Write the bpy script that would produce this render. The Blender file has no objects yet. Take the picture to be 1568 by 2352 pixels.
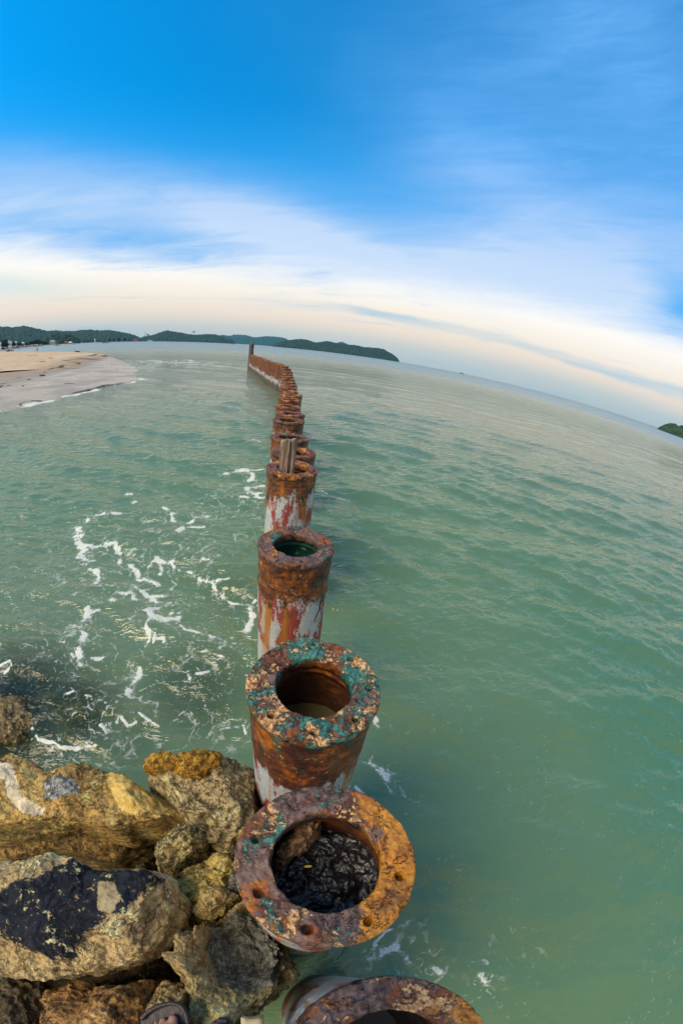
import bpy, bmesh, math, random
import numpy as np
from mathutils import Matrix, Vector
R_ = math.radians
sc = bpy.context.scene
COL = sc.collection

# ------------------------------------------------------------------ camera
CAMH = 2.75                       # metres above the water
PITCH, ROLL = R_(23.75), R_(8.0)
F_, B_ = 866.0, 0.0375            # fisheye: r = F (t + B t^3) in 1/1568ths of the frame width
n_ = np.array([math.sin(ROLL)*math.cos(PITCH), math.cos(ROLL)*math.cos(PITCH), math.sin(PITCH)])
y_ = np.array([0, 0, -1.0]); y_ = y_-n_*(y_@n_); y_ /= np.linalg.norm(y_)
RM = np.stack([np.cross(y_, n_), y_, n_])
_t = np.linspace(0, 1.9, 4000); _r = F_*(_t+B_*_t**3)
_a = np.linspace(0, 14.8, 400)
KK = np.linalg.lstsq(np.stack([_a**i for i in (1, 2, 3, 4)], 1), np.interp(_a*100, _r, _t), rcond=None)[0]
cd = bpy.data.cameras.new('camera'); cam = bpy.data.objects.new('camera', cd); COL.objects.link(cam)
sc.camera = cam
M = Matrix([[*RM[i], 0] for i in range(3)]+[[0, 0, 0, 1]]); M[2][3] = CAMH
cam.matrix_world = M
cd.type = 'PANO'; cd.sensor_fit = 'VERTICAL'; cd.sensor_height = 23.52; cd.sensor_width = 15.68
cd.panorama_type = 'FISHEYE_LENS_POLYNOMIAL'; cd.fisheye_fov = R_(200)
cd.fisheye_polynomial_k0 = 0
cd.fisheye_polynomial_k1, cd.fisheye_polynomial_k2, cd.fisheye_polynomial_k3, cd.fisheye_polynomial_k4 = [-float(k) for k in KK]
cd.clip_start = 0.02; cd.clip_end = 40000

def ray(x, y):                    # direction of a photograph point (1568 x 2352 grid)
    dx = x-784.0; dy = -(y-1176.0); r = math.hypot(dx, dy)+1e-9
    T = float(np.interp(r, _r, _t)); s = math.sin(T)/r
    return RM @ np.array([dx*s, dy*s, -math.cos(T)])
def at(x, y, z):                  # world point on the level z
    d = ray(x, y); k = (z-CAMH)/d[2]
    return (d[0]*k, d[1]*k)
def azel(x, y):
    d = ray(x, y); return math.atan2(d[0], d[1]), math.asin(d[2])
def c4(x, y): return (x*.3811, 1553.5+y*.3811)
def c6(x, y): return (x*.4192, 1105.4+y*.4192)
def c5(x, y): return (507.9+.4*x, 1762.6+.4*y)
def c2(x, y): return (507.9+.2159*x, 746.9+.2159*y)
def c3(x, y): return (537.7+.2794*x, 1195+.2794*y)
def ba(x, y): return (x*.26675, 728.95+y*.26675)
def bb(x, y): return (418.3+x*.26675, 728.95+y*.26675)
def bc(x, y): return (836.5+x*.26675, 776.75+y*.26675)
def bd(x, y): return (1135.3+x*.2759, 836.5+y*.2759)
def b5(x, y): return (x*.2287, 776.75+y*.2287)

# ------------------------------------------------------------------ node helper
class G:
    def __init__(s, nt): s.t = nt; nt.nodes.clear()
    def n(s, ty, **kw):
        nd = s.t.nodes.new(ty)
        for k, v in kw.items(): setattr(nd, k, v)
        return nd
    def put(s, sock, v):
        if v is None: return
        if isinstance(v, bpy.types.NodeSocket): s.t.links.new(v, sock)
        elif isinstance(v, (tuple, list)):
            v = tuple(v)
            if sock.type == 'RGBA' and len(v) == 3: v = v+(1,)
            sock.default_value = v
        else:
            if sock.type == 'RGBA': v = (v, v, v, 1)
            elif sock.type == 'VECTOR': v = (v, v, v)
            sock.default_value = v
    def m(s, op, a, b=None, c=None, clamp=False):
        nd = s.n('ShaderNodeMath', operation=op, use_clamp=clamp)
        s.put(nd.inputs[0], a); s.put(nd.inputs[1], b)
        if c is not None: s.put(nd.inputs[2], c)
        return nd.outputs[0]
    def v(s, op, a, b=None):
        nd = s.n('ShaderNodeVectorMath', operation=op); s.put(nd.inputs[0], a); s.put(nd.inputs[1], b)
        return nd.outputs['Value'] if op in ('DOT_PRODUCT', 'LENGTH', 'DISTANCE') else nd.outputs[0]
    def mix(s, f, a, b, mode='MIX'):
        nd = s.n('ShaderNodeMix', data_type='RGBA', blend_type=mode)
        s.put(nd.inputs[0], f); s.put(nd.inputs[6], a); s.put(nd.inputs[7], b); return nd.outputs[2]
    def noise(s, vec, scale, det=4, rough=.55, dist=0, w=None, col=False):
        nd = s.n('ShaderNodeTexNoise')
        if w is not None: nd.noise_dimensions = '4D'; s.put(nd.inputs['W'], w)
        s.put(nd.inputs['Vector'], vec); s.put(nd.inputs['Scale'], scale); s.put(nd.inputs['Detail'], det)
        s.put(nd.inputs['Roughness'], rough); s.put(nd.inputs['Distortion'], dist)
        return nd.outputs['Color' if col else 'Fac']
    def vor(s, vec, scale, feat='F1', rnd=1.0, out='Distance'):
        nd = s.n('ShaderNodeTexVoronoi', feature=feat); s.put(nd.inputs['Vector'], vec)
        s.put(nd.inputs['Scale'], scale); s.put(nd.inputs['Randomness'], rnd); return nd.outputs[out]
    def rng(s, v, a, b, c=0.0, d=1.0, smooth=True):
        nd = s.n('ShaderNodeMapRange', interpolation_type='SMOOTHSTEP' if smooth else 'LINEAR')
        for i, q in enumerate((v, a, b, c, d)): s.put(nd.inputs[i], q)
        return nd.outputs[0]
    def ramp(s, f, st, interp='LINEAR'):
        nd = s.n('ShaderNodeValToRGB'); cr = nd.color_ramp; cr.interpolation = interp
        while len(cr.elements) < len(st): cr.elements.new(.5)
        for e, (p, c) in zip(cr.elements, st): e.position = p; e.color = (*c, 1)
        s.put(nd.inputs[0], f); return nd.outputs[0]
    def sep(s, v):
        nd = s.n('ShaderNodeSeparateXYZ'); s.put(nd.inputs[0], v); return nd.outputs
    def comb(s, x, y, z):
        nd = s.n('ShaderNodeCombineXYZ'); s.put(nd.inputs[0], x); s.put(nd.inputs[1], y); s.put(nd.inputs[2], z); return nd.outputs[0]
    def tc(s, k='Object'): return s.n('ShaderNodeTexCoord').outputs[k]
    def pos(s): return s.n('ShaderNodeNewGeometry').outputs['Position']
    def attr(s, name): return s.n('ShaderNodeAttribute', attribute_name=name).outputs['Fac']
    def bump(s, h, st=.5, dist=.01, nrm=None):
        nd = s.n('ShaderNodeBump'); s.put(nd.inputs['Strength'], st); s.put(nd.inputs['Distance'], dist)
        s.put(nd.inputs['Height'], h); s.put(nd.inputs['Normal'], nrm); return nd.outputs[0]
    def bsdf(s, col, rough=.7, nrm=None, metal=0., spec=.5, ior=None):
        nd = s.n('ShaderNodeBsdfPrincipled'); s.put(nd.inputs['Base Color'], col); s.put(nd.inputs['Roughness'], rough)
        s.put(nd.inputs['Normal'], nrm); s.put(nd.inputs['Metallic'], metal); s.put(nd.inputs['Specular IOR Level'], spec)
        if ior: s.put(nd.inputs['IOR'], ior)
        return nd.outputs[0]
    def out(s, sh, ty='ShaderNodeOutputMaterial', slot='Surface'):
        o = s.n(ty); s.t.links.new(sh, o.inputs[slot])
def newmat(name):
    m = bpy.data.materials.new(name); m.use_nodes = True; return m, G(m.node_tree)

# ------------------------------------------------------------------ sky
SUN_AZ, SUN_EL = R_(-130), R_(50)
HAZE = .000032           # azimuth from +Y towards +X
w = bpy.data.worlds.new('World'); sc.world = w; w.use_nodes = True
g = G(w.node_tree)
D = g.v('NORMALIZE', g.tc('Generated'))
sky = g.n('ShaderNodeTexSky', sky_type='NISHITA', sun_disc=False, sun_elevation=SUN_EL, sun_rotation=SUN_AZ,
          air_density=1.0, dust_density=.4, ozone_density=2.0)
dx, dy, dz = g.sep(D)
el = g.m('MULTIPLY', g.m('ARCSINE', dz), 57.2958)
az = g.m('MULTIPLY', g.m('ARCTAN2', dx, dy), 57.2958)
blue = g.mix(1.0, sky.outputs[0], (.0, 1.62, 2.35), 'MULTIPLY')
blue = g.mix(g.rng(g.m('MULTIPLY', g.m('ARCSINE', g.sep(D)[2]), 57.2958), 36, 14, 0, .85), blue, (.35, 3.7, 8.6))
# softly warped coordinates so that every cloud edge wanders
wn = g.noise(g.comb(g.m('MULTIPLY', az, .035), g.m('MULTIPLY', el, .09), 0), 1.0, 5, .55)
wob = g.m('SUBTRACT', wn, .5)
wn2 = g.noise(g.comb(g.m('MULTIPLY', az, .02), g.m('MULTIPLY', el, .05), 7.3), 1.0, 3, .5)
wob2 = g.m('SUBTRACT', wn2, .5)
elw = g.m('ADD', el, g.m('MULTIPLY', wob, 5))
azw = g.m('ADD', az, g.m('MULTIPLY', wob2, 30))
def blob(a0, e0, sa, se, rot=0, pw=1.0):      # soft elliptical patch of cloud in azimuth / elevation
    u = g.m('SUBTRACT', azw, a0); v = g.m('SUBTRACT', elw, e0)
    c, s = math.cos(R_(rot)), math.sin(R_(rot))
    uu = g.m('DIVIDE', g.m('ADD', g.m('MULTIPLY', u, c), g.m('MULTIPLY', v, s)), sa)
    vv = g.m('DIVIDE', g.m('SUBTRACT', g.m('MULTIPLY', v, c), g.m('MULTIPLY', u, s)), se)
    q = g.m('ADD', g.m('MULTIPLY', uu, uu), g.m('MULTIPLY', vv, vv))
    return g.m('EXPONENT', g.m('MULTIPLY', q, -pw))
def add(*l):
    r = l[0]
    for q in l[1:]: r = g.m('ADD', r, q)
    return r
fine = g.noise(g.comb(g.m('MULTIPLY', az, .05), g.m('MULTIPLY', g.m('ADD', el, g.m('MULTIPLY', az, -.25)), .16), 2.1), 1.0, 7, .6, .4)
wisp = g.noise(g.comb(g.m('MULTIPLY', g.m('ADD', az, g.m('MULTIPLY', wob, 20)), .07), g.m('MULTIPLY', g.m('ADD', el, g.m('MULTIPLY', az, -.12)), .5), 9.7), 1.0, 9, .66, .6)
# thin high veil; parts behind the camera and overhead added to neutralise ambient light
veil = add(g.m('MULTIPLY', blob(25, 44, 26, 16, 20), .62), g.m('MULTIPLY', blob(47, 30, 18, 14), .55),
           g.m('MULTIPLY', blob(14, 30, 17, 6, -25), .5), g.m('MULTIPLY', blob(-52, 19, 36, 5.2, 0), .85), g.m('MULTIPLY', blob(-16, 16, 16, 4.5, -14), .7),
           g.m('MULTIPLY', blob(27, 16, 23, 8.5, 8), 1.0), g.m('MULTIPLY', blob(4, 13, 26, 5.5), .75), g.m('MULTIPLY', blob(60, 60, 60, 14), .35), g.m('MULTIPLY', g.rng(g.m('ABSOLUTE', az), 72, 110), .75), g.m('MULTIPLY', g.rng(el, 60, 76), .6))
veil = g.m('MULTIPLY', veil, g.rng(fine, .2, .75, .72, 1.15, False))
veil = g.m('MULTIPLY', veil, g.m('SUBTRACT', 1, g.m('MULTIPLY', blob(44, 15, 7, 5, -30), .85)))
veil = g.m('MULTIPLY', veil, g.rng(wisp, .3, .68, .76, 1.15, False))
veil = g.m('MINIMUM', veil, .95)
lvl = g.mix(g.rng(el, 12, 36), (6.3, 7.6, 9.5), (1.5, 4.5, 9.4))
lvl = g.mix(g.m('MAXIMUM', g.rng(g.m('ABSOLUTE', az), 72, 110), g.rng(el, 60, 76)), lvl, (4.7, 4.8, 4.7))  # the added out-of-view veil is kept grey so the ambient stays neutral
c1 = g.mix(veil, blue, lvl)
# bright low bank, warm towards the horizon
top = add(11.6, g.m('MULTIPLY', g.rng(az, -25, -60), 2.6), g.m('MULTIPLY', g.rng(az, 10, 45), 1.3), g.m('MULTIPLY', wob, 5.5), g.m('MULTIPLY', g.m('SUBTRACT', wisp, .5), 4.5))
bank = g.rng(el, g.m('ADD', top, 3.5), g.m('SUBTRACT', top, 3.6))
strk = g.noise(g.comb(g.m('MULTIPLY', az, .028), g.m('MULTIPLY', g.m('ADD', el, g.m('MULTIPLY', wob2, 3)), .42), 5.0), 1.0, 5, .55, .5)
bank = g.m('MULTIPLY', bank, g.rng(g.mix(.35, strk, wisp), .24, .46, .5, 1.0))
warm = g.ramp(g.m('DIVIDE', el, 16), [(0, (5.3, 5.5, 5.3)), (.12, (6.6, 6.4, 5.9)), (.26, (9.2, 7.6, 6.2)), (.4, (9.6, 8.5, 7.2)), (.62, (10.3, 9.8, 9.1)), (1, (8.6, 9.2, 10))])
c2_ = g.mix(bank, c1, warm)
gap = g.m('MULTIPLY', g.rng(g.m('ABSOLUTE', g.m('SUBTRACT', elw, g.m('SUBTRACT', 6.3, g.m('MULTIPLY', g.rng(az, 0, 40), 1.0)))), 1.1, .2), g.m('MULTIPLY', g.rng(az, -22, 2), g.rng(strk, .35, .6, .3, .8)))
c2_ = g.mix(g.m('MULTIPLY', gap, .95), c2_, (3.9, 5.9, 7.4))
gap2 = g.m('MULTIPLY', blob(-54, 8.5, 14, 1.5, -3), .55)
c2_ = g.mix(gap2, c2_, (5.2, 7.4, 7.9))
below = g.rng(el, -.2, -3)
c2_ = g.mix(below, c2_, (3.2, 4.2, 3.6))
bg = g.n('ShaderNodeBackground'); g.put(bg.inputs[0], c2_); bg.inputs[1].default_value = .1
g.out(bg.outputs[0], 'ShaderNodeOutputWorld')

sun = bpy.data.lights.new('sun', 'SUN'); sun.energy = 3.8; sun.angle = R_(38); sun.color = (1, .84, .6)
so = bpy.data.objects.new('sun', sun); COL.objects.link(so)
so.rotation_euler = (R_(90)-SUN_EL, 0, math.pi-SUN_AZ)
sc.view_settings.view_transform = 'Standard'; sc.view_settings.look = 'None'
sc.view_settings.exposure = .06; sc.view_settings.gamma = 1
sc.cycles.max_bounces = 8; sc.cycles.transparent_max_bounces = 12; sc.cycles.volume_bounces = 1

# ------------------------------------------------------------------ object helpers
def tag(o, label=None, cat=None, group=None, kind=None):
    if label: o['label'] = label
    if cat: o['category'] = cat
    if group: o['group'] = group
    if kind: o['kind'] = kind
    return o
def mesh(name, V, Fc, mat=None, parent=None, smooth=True, attrs=None, loc=None):
    me = bpy.data.meshes.new(name)
    V = np.asarray(V, np.float32)
    if isinstance(Fc, np.ndarray):
        k = Fc.shape[1]; me.vertices.add(len(V)); me.vertices.foreach_set('co', V.ravel())
        me.loops.add(Fc.size); me.loops.foreach_set('vertex_index', Fc.astype(np.int32).ravel())
        me.polygons.add(len(Fc)); me.polygons.foreach_set('loop_start', np.arange(0, Fc.size, k, dtype=np.int32))
        me.polygons.foreach_set('loop_total', np.full(len(Fc), k, np.int32)); me.update(calc_edges=True)
    else:
        me.from_pydata([tuple(map(float, v)) for v in V], [], Fc)
    me.validate()
    if attrs:
        for k, a in attrs.items():
            at_ = me.attributes.new(k, 'FLOAT', 'POINT'); at_.data.foreach_set('value', np.asarray(a, np.float32).ravel())
    if mat: me.materials.append(mat)
    if smooth: me.polygons.foreach_set('use_smooth', np.ones(len(me.polygons), bool))
    o = bpy.data.objects.new(name, me); COL.objects.link(o)
    if parent: o.parent = parent
    if loc: o.location = loc
    return o
def empty(name, loc, rz=0):
    o = bpy.data.objects.new(name, None); COL.objects.link(o); o.location = loc; o.rotation_euler.z = rz
    o.empty_display_size = .1; return o
def gridf(nu, nv, wrap=False):            # quads of a grid stored [v][u]
    u = np.arange(nu if wrap else nu-1); v = np.arange(nv-1)
    U, V_ = np.meshgrid(u, v); U2 = (U+1) % nu
    return np.stack([V_*nu+U, V_*nu+U2, (V_+1)*nu+U2, (V_+1)*nu+U], -1).reshape(-1, 4)
rs = np.random.RandomState(4)
PERM = rs.permutation(256); PERM = np.concatenate([PERM, PERM, PERM])
GR = rs.normal(size=(256, 3)); GR /= np.linalg.norm(GR, axis=1)[:, None]
def perlin(P):
    P = np.asarray(P, float); i = np.floor(P).astype(int); f = P-i; i &= 255
    u = f*f*f*(f*(f*6-15)+10); r = 0
    for a in (0, 1):
        for b in (0, 1):
            for c in (0, 1):
                h = PERM[PERM[PERM[(i[..., 0]+a) & 255]+((i[..., 1]+b) & 255)]+((i[..., 2]+c) & 255)]
                gv = GR[h]; d = (gv*(f-np.array([a, b, c]))).sum(-1)
                r = r+d*(u[..., 0] if a else 1-u[..., 0])*(u[..., 1] if b else 1-u[..., 1])*(u[..., 2] if c else 1-u[..., 2])
    return r*1.6
def fbm(P, s, o=4, g_=.5, off=0.0):
    P = np.asarray(P, float)*s+off; a = 1; t = 0; k = 0
    for _ in range(o): t = t+a*perlin(P); k += a; a *= g_; P = P*2.03+11.7
    return t/k
def sstep(x, a, b):
    t = np.clip((x-a)/(b-a), 0, 1); return t*t*(3-2*t)
def inpoly(X, Y, poly):
    ins = np.zeros(X.shape, bool); n = len(poly)
    for i in range(n):
        x1, y1 = poly[i]; x2, y2 = poly[(i+1) % n]
        c = ((y1 > Y) != (y2 > Y)) & (X < (x2-x1)*(Y-y1)/(y2-y1+1e-12)+x1); ins ^= c
    return ins
def pdist(X, Y, pl, closed=False):
    d = np.full(X.shape, 1e9); n = len(pl)
    for i in range(n if closed else n-1):
        ax, ay = pl[i]; bx, by = pl[(i+1) % n]; vx, vy = bx-ax, by-ay
        t = np.clip(((X-ax)*vx+(Y-ay)*vy)/(vx*vx+vy*vy+1e-12), 0, 1)
        d = np.minimum(d, np.hypot(X-ax-t*vx, Y-ay-t*vy))
    return d
def pmask(X, Y, poly, soft):              # +1 inside, 0 outside, soft edge
    d = pdist(X, Y, poly, True); d = np.where(inpoly(X, Y, poly), d, -d); return sstep(d, -soft, soft)
# ------------------------------------------------------------------ water
PILES = [(.288, -.262, 1.515), (.093, .31, 1.58), (-.011, .93, 1.63), (-.261, 2.107, 1.553), (-.53, 3.45, 1.62), (-.623, 4.057, 1.615),
         (-.785, 4.68, 1.63), (-1.026, 5.86, 1.62), (-1.1, 6.42, 1.63), (-1.35, 7.45, 1.59), (-1.46, 8.2, 1.63), (-1.53, 8.85, 1.65),
         (-1.85, 10.2, 1.58), (-2.02, 11.0, 1.59), (-2.12, 11.65, 1.61), (-2.33, 12.55, 1.61), (-2.55, 13.64, 1.62), (-2.83, 14.9, 1.61),
         (-3.09, 16.18, 1.62), (-3.5, 18.4, 1.59), (-3.93, 20.3, 1.62), (-4.4, 22.0, 1.65)]
BEACH_EDGE = [(-60, 965), (0, 946), (34, 937), (80, 926.5), (137, 914), (174, 903.7), (197, 898), (229, 890), (261, 883), (297, 877), (318, 872)]
def build_water():
    NA, NR = 1500, 640
    azs = np.concatenate([np.linspace(-112, 112, NA), np.linspace(112, 248, 90)[1:-1]])*math.pi/180
    phi = np.concatenate([np.linspace(89.6, 60, 90)[:-1], np.linspace(60, 4, 430)[:-1], 4*np.exp(-np.linspace(0, 1, 120)*math.log(4/.25))])*math.pi/180
    r = CAMH/np.tan(phi); r = np.concatenate([r, [900, 1400, 2200, 4000, 7000, 9300]])
    A, Rr = np.meshgrid(azs, r); X = np.sin(A)*Rr; Y = np.cos(A)*Rr
    sp = np.gradient(r)[:, None]+0*X; spa = Rr*.0026
    rg = np.random.RandomState(11); Z = np.zeros_like(X)
    # calmer in the lee right beside the nearest piles
    calm = 1-.6*np.exp(-(((X-1.2)/2.0)**2+((Y-.4)/2.2)**2))
    wx = .6*fbm(np.stack([X, Y, 0*X], -1).clip(-400, 400), .22, 2); wy = .6*fbm(np.stack([X, Y, 0*X+9], -1).clip(-400, 400), .22, 2)
    for lam, amp, num, spread in ((9, .020, 3, .3), (4.5, .020, 5, .4), (2.2, .018, 7, .5), (1.1, .015, 10, .55), (.55, .0078, 12, .7), (.27, .0034, 13, .85), (.14, .0012, 13, 1.1)):
        for i in range(num):
            L = lam*rg.uniform(.75, 1.35); k = 2*math.pi/L; th = R_(198)+rg.normal()*spread*.6
            ph = rg.uniform(0, 6.28); kx, ky = math.sin(th)*k, math.cos(th)*k
            at_ = sstep(L/(sp*abs(math.cos(th))+.4*spa+1e-6), 2.2, 5.0)
            c = np.cos(kx*(X+wx*L*.25)+ky*(Y+wy*L*.25)+ph)
            Z += amp*at_*(1-(1-calm)*(1 if lam < 3 else .5))*(1.25*np.exp(c*.9-.9)-.6)
    # rings round the piles and against the rocks
    for (px, py, pz) in PILES[:7]:
        d = np.hypot(X-px, Y-py); Z += .006*np.cos(d*16)*np.exp(-((d-.3)/.5)**2)
    bx = [at(*p, 0) for p in BEACH_EDGE]
    near = (Y > 3) & (X < 0) & (Rr < 120)
    db = np.full(X.shape, 99.); db[near] = pdist(X[near], Y[near], bx)
    Z *= sstep(db, 0, 6)*.75+.25
    Z *= sstep(Rr, 0, .4)*1.0+0
    # ---- foam carried on the surface
    foam = np.zeros_like(X)
    nr = Rr < 60
    Xn, Yn, Rn = X[nr], Y[nr], Rr[nr]
    j1 = .06*fbm(np.stack([Xn, Yn, 0*Xn], -1), 3.0, 3); j2 = .06*fbm(np.stack([Xn, Yn, 0*Xn+5], -1), 3.0, 3)
    j1 += .03*fbm(np.stack([Xn, Yn, 0*Xn+2], -1), 9.0, 2); j2 += .03*fbm(np.stack([Xn, Yn, 0*Xn+8], -1), 9.0, 2)
    S6 = [([(430,240),(420,310),(450,350),(450,400),(490,430)],18),([(450,340),(510,350),(560,330),(640,330),(650,370)],13),([(480,220),(530,195),(590,190),(660,188)],10),
        ([(905,165),(935,190),(955,230)],12),([(985,290),(1020,245),(1060,230),(1110,205),(1145,200)],13),([(1030,265),(1110,265)],9),([(700,440),(740,460),(750,510),(820,520),(860,550)],13),
        ([(820,460),(860,410),(900,430),(940,430)],13),([(860,420),(885,450),(880,490)],9),([(730,570),(790,590),(820,620),(900,615)],16),([(640,600),(690,610),(720,590),(740,640)],14),
        ([(590,640),(620,650)],15),([(850,640),(860,680),(800,700),(830,740),(880,770),(940,760),(980,765),(975,720),(930,720)],19),([(830,740),(800,800),(820,840),(790,900)],11),
        ([(480,700),(480,750),(450,800),(455,860),(430,920),(440,990),(400,970),(385,935)],19),([(500,720),(550,705)],9),([(510,470),(530,480),(520,545)],14),
        ([(940,440),(980,480),(1050,500),(1100,530),(1160,545),(1180,570),(1230,610),(1280,640),(1330,660)],8),([(1400,650),(1360,680),(1390,730),(1350,800),(1310,815),(1280,860)],14),
        ([(1340,845),(1400,855)],9),([(760,1010),(740,1060),(710,1110),(697,1150)],24),([(1035,1080),(1025,1050)],11),([(1080,1060),(1140,1045)],13),([(770,1280),(830,1330),(870,1350)],8),
        ([(190,1360),(220,1430),(300,1450),(350,1480),(430,1480),(540,1460)],11),([(640,1330),(660,1290),(700,1350),(750,1330)],9),([(990,795),(1020,825),(1060,830),(1130,855),(1170,865)],9),
        ([(500,960),(540,970),(580,960)],12),([(840,860),(900,860),(900,885)],9),([(0,1020),(60,1000),(80,1020),(30,1050)],9),([(1110,940),(1150,935)],7),([(1200,965),(1240,980)],8),
        ([(480,1190),(510,1195)],9),([(370,1180),(410,1170)],9),([(560,1350),(590,1390)],11),([(1330,1330),(1350,1400)],9),([(1190,540),(1250,540)],9),
        ([(650,420),(655,400)],11),([(1110,435),(1150,440)],11),([(710,80),(700,75)],12),([(735,130),(745,135)],9),([(840,880),(850,840)],7)]
    S = [([c6(*p) for p in q], wd*.4192) for q, wd in S6]
    S += [([c5(*p) for p in q], wd*.4) for q, wd in [([(900,1090),(930,1050),(1010,1040),(1050,1090),(1100,1140),(1150,1110)],30),([(870,1060),(890,1000),(940,940),(1040,910)],9),([(960,60),(970,30),(900,0)],14),([(1220,1150),(1250,1175)],22),([(1500,1200),(1510,1230)],24),([(1060,265),(1075,265)],14),([(1070,172),(1095,175)],9),([(880,1090),(860,1040)],8)]]
    S += [([c3(*p) for p in q], wd*.2794) for q, wd in [([(1130,1970),(1200,2020),(1250,2080),(1270,2150)],34),([(1150,1620),(1180,1680)],26),([(1000,2180),(1060,2240)],16),([(0,940),(60,920),(130,930)],14)]]
    S += [([c2(*p) for p in q], wd*.2159) for q, wd in [([(40,1590),(150,1560),(280,1560),(330,1600),(320,1640)],20),([(150,1540),(450,1570)],8),([(440,1690),(380,1700),(300,1740),(270,1790),(310,1830),(380,1840),(440,1830)],22),([(120,1860),(300,1870)],13),([(350,1240),(430,1260)],18),([(1060,1760),(1200,1810),(1370,1860)],9),([(450,1880),(380,1860)],20)]]
    core = np.zeros_like(Xn); wide = np.zeros_like(Xn)
    for pl, wd in S:
        P = [at(*p, 0) for p in pl]; cx, cy = np.mean([p[0] for p in P]), np.mean([p[1] for p in P])
        q0 = at(pl[0][0]+wd, pl[0][1], 0); q1 = at(pl[0][0], pl[0][1]+wd, 0)
        wr = .78*math.sqrt(math.hypot(q0[0]-P[0][0], q0[1]-P[0][1])*math.hypot(q1[0]-P[0][0], q1[1]-P[0][1]))
        ext = max(math.hypot(p[0]-cx, p[1]-cy) for p in P)+wr*6+.15
        s_ = (abs(Xn-cx) < ext) & (abs(Yn-cy) < ext)
        sc_ = min(1.0, wr*18)
        d = pdist(Xn[s_]+j1[s_]*sc_*1.4, Yn[s_]+j2[s_]*sc_*1.4, P)
        core[s_] = np.maximum(core[s_], np.exp(-(d/(wr*1.25))**2)); wide[s_] = np.maximum(wide[s_], np.exp(-(d/(wr*3.2+.03))**2))
    # where the backwash churns up bubbles and lace
    def gs(cx, cy, sx, sy): return np.exp(-((Xn-cx)/sx)**2-((Yn-cy)/sy)**2)
    churn = .0*Xn
    for px, py, s_ in [(c6(560,450)+(1.0,)), (c6(820,640)+(.9,)), (c6(450,850)+(.5,)), (c6(1000,250)+(1.0,)), (c6(700,1320)+(.4,)), (c6(400,1440)+(.32,)), (c6(880,1250)+(.35,)), (c6(1330,150)+(1.0,)), (c2(330,1800)+(.7,)), (c5(1000,1030)+(.22,)), (c6(1250,850)+(.5,)), (c6(1200,1350)+(.3,))]:
        p = at(px, py, 0); churn += gs(p[0], p[1], s_, s_)
    lace2 = fbm(np.stack([Xn, Yn, 0*Xn], -1), 13, 2, off=3.3)
    lace5 = fbm(np.stack([Xn, Yn, 0*Xn], -1), 5.5, 3, off=6.1); churn = np.maximum(np.clip(churn, 0, 1)*.8, wide)
    cr = core*np.clip(.82+.35*lace2+1.25*lace5, .25, 1.3)
    # surf along the sand
    dbn = db[nr]; P4 = np.stack([Xn, Yn, 0*Xn], -1)
    br = fbm(P4, .9, 4)
    edge = np.exp(-((dbn-.35-br*.7)/(.28+.3*sstep(Rn, 15, 40)))**2)*sstep(fbm(P4, .5, 2, off=8), -.25, .1)
    tip = at(345, 845, 0)
    surf = np.exp(-(((Xn-tip[0]+3)/11)**2+((Yn-tip[1]-12)/24)**2))*sstep(br+.35*fbm(P4, 2.6, 3), -.2, .25)*.8
    cr = np.maximum(cr, np.maximum(edge*.95, surf*.8))
    for (px, py, pz) in PILES[2:14]:
        d = np.hypot(Xn-px, Yn-py); cr = np.maximum(cr, np.exp(-((d-.27-.07*lace2)/.05)**2)*sstep(lace2+.5*(px-Xn), -.0, .4)*.62)
    foam[nr] = cr; churn_ = np.zeros_like(X); churn_[nr] = np.clip(churn, 0, 1)
    Z += foam*.006
    # where the shallows over the boulders let one see down
    clear = np.zeros_like(X)
    q = Rr < 6
    for px, py, sx, v in [(c4(60,230)+(.85, .93)), (c4(430,220)+(.5, .88)), (c4(150,400)+(.55, .7)), (c6(1060,1140)+(.5, .5)), (c4(700,350)+(.5, .35)), (c6(1290,600)+(.45, .16))]:
        p = at(px, py, 0); clear[q] = np.maximum(clear[q], v*np.exp(-(((X[q]-p[0])**2+(Y[q]-p[1])**2)/sx**2)**1.5))
    # churned, siltier water on the landward side of the piles
    silt = np.exp(-((X+3.2)/3.4)**2-((Y-1.6)/3.2)**2)*.8
    V = np.stack([X, Y, Z], -1).reshape(-1, 3); nu, nv = len(azs), len(r)
    F = gridf(nu, nv, True)
    V = np.concatenate([V, [[0, 0, 0]]]); F = np.concatenate([F, [[i, nu*nv, (i+2) % nu, (i+1) % nu] for i in range(0, nu-1, 2)]]); 
    m, g = newmat('sea_water')
    P = g.pos(); far = g.v('LENGTH', P)
    foam_a = g.attr('foam'); cl = g.attr('clear'); si = g.attr('silt')
    x, y, z = g.sep(P)
    rot = g.comb(g.m('ADD', g.m('MULTIPLY', x, .95), g.m('MULTIPLY', y, .3)), g.m('MULTIPLY', g.m('SUBTRACT', g.m('MULTIPLY', y, .95), g.m('MULTIPLY', x, .3)), 2.3), 0)
    n1 = g.noise(rot, 2.6, 4, .6, .6); n2 = g.noise(rot, .28, 5, .62, .4); n3 = g.noise(rot, .03, 4, .6, .3); n0 = g.noise(rot, 11, 3, .5, .8)
    w0 = g.rng(far, 12, 2.0, .0, 1); w1 = g.rng(far, 60, 8, 0, 1)
    h = add_(g, g.m('MULTIPLY', g.m('MULTIPLY', n0, w0), .007), g.m('MULTIPLY', g.m('MULTIPLY', n1, w1), .09), g.m('MULTIPLY', g.m('MULTIPLY', n2, g.rng(far, 5, 60)), .9), g.m('MULTIPLY', g.m('MULTIPLY', n3, g.rng(far, 120, 600)), 2.4))
    calm_ = g.m('SUBTRACT', 1, g.m('MULTIPLY', .55, g.rng(g.v('DISTANCE', P, (1.6, .3, 0)), 3.4, .8)))
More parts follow.
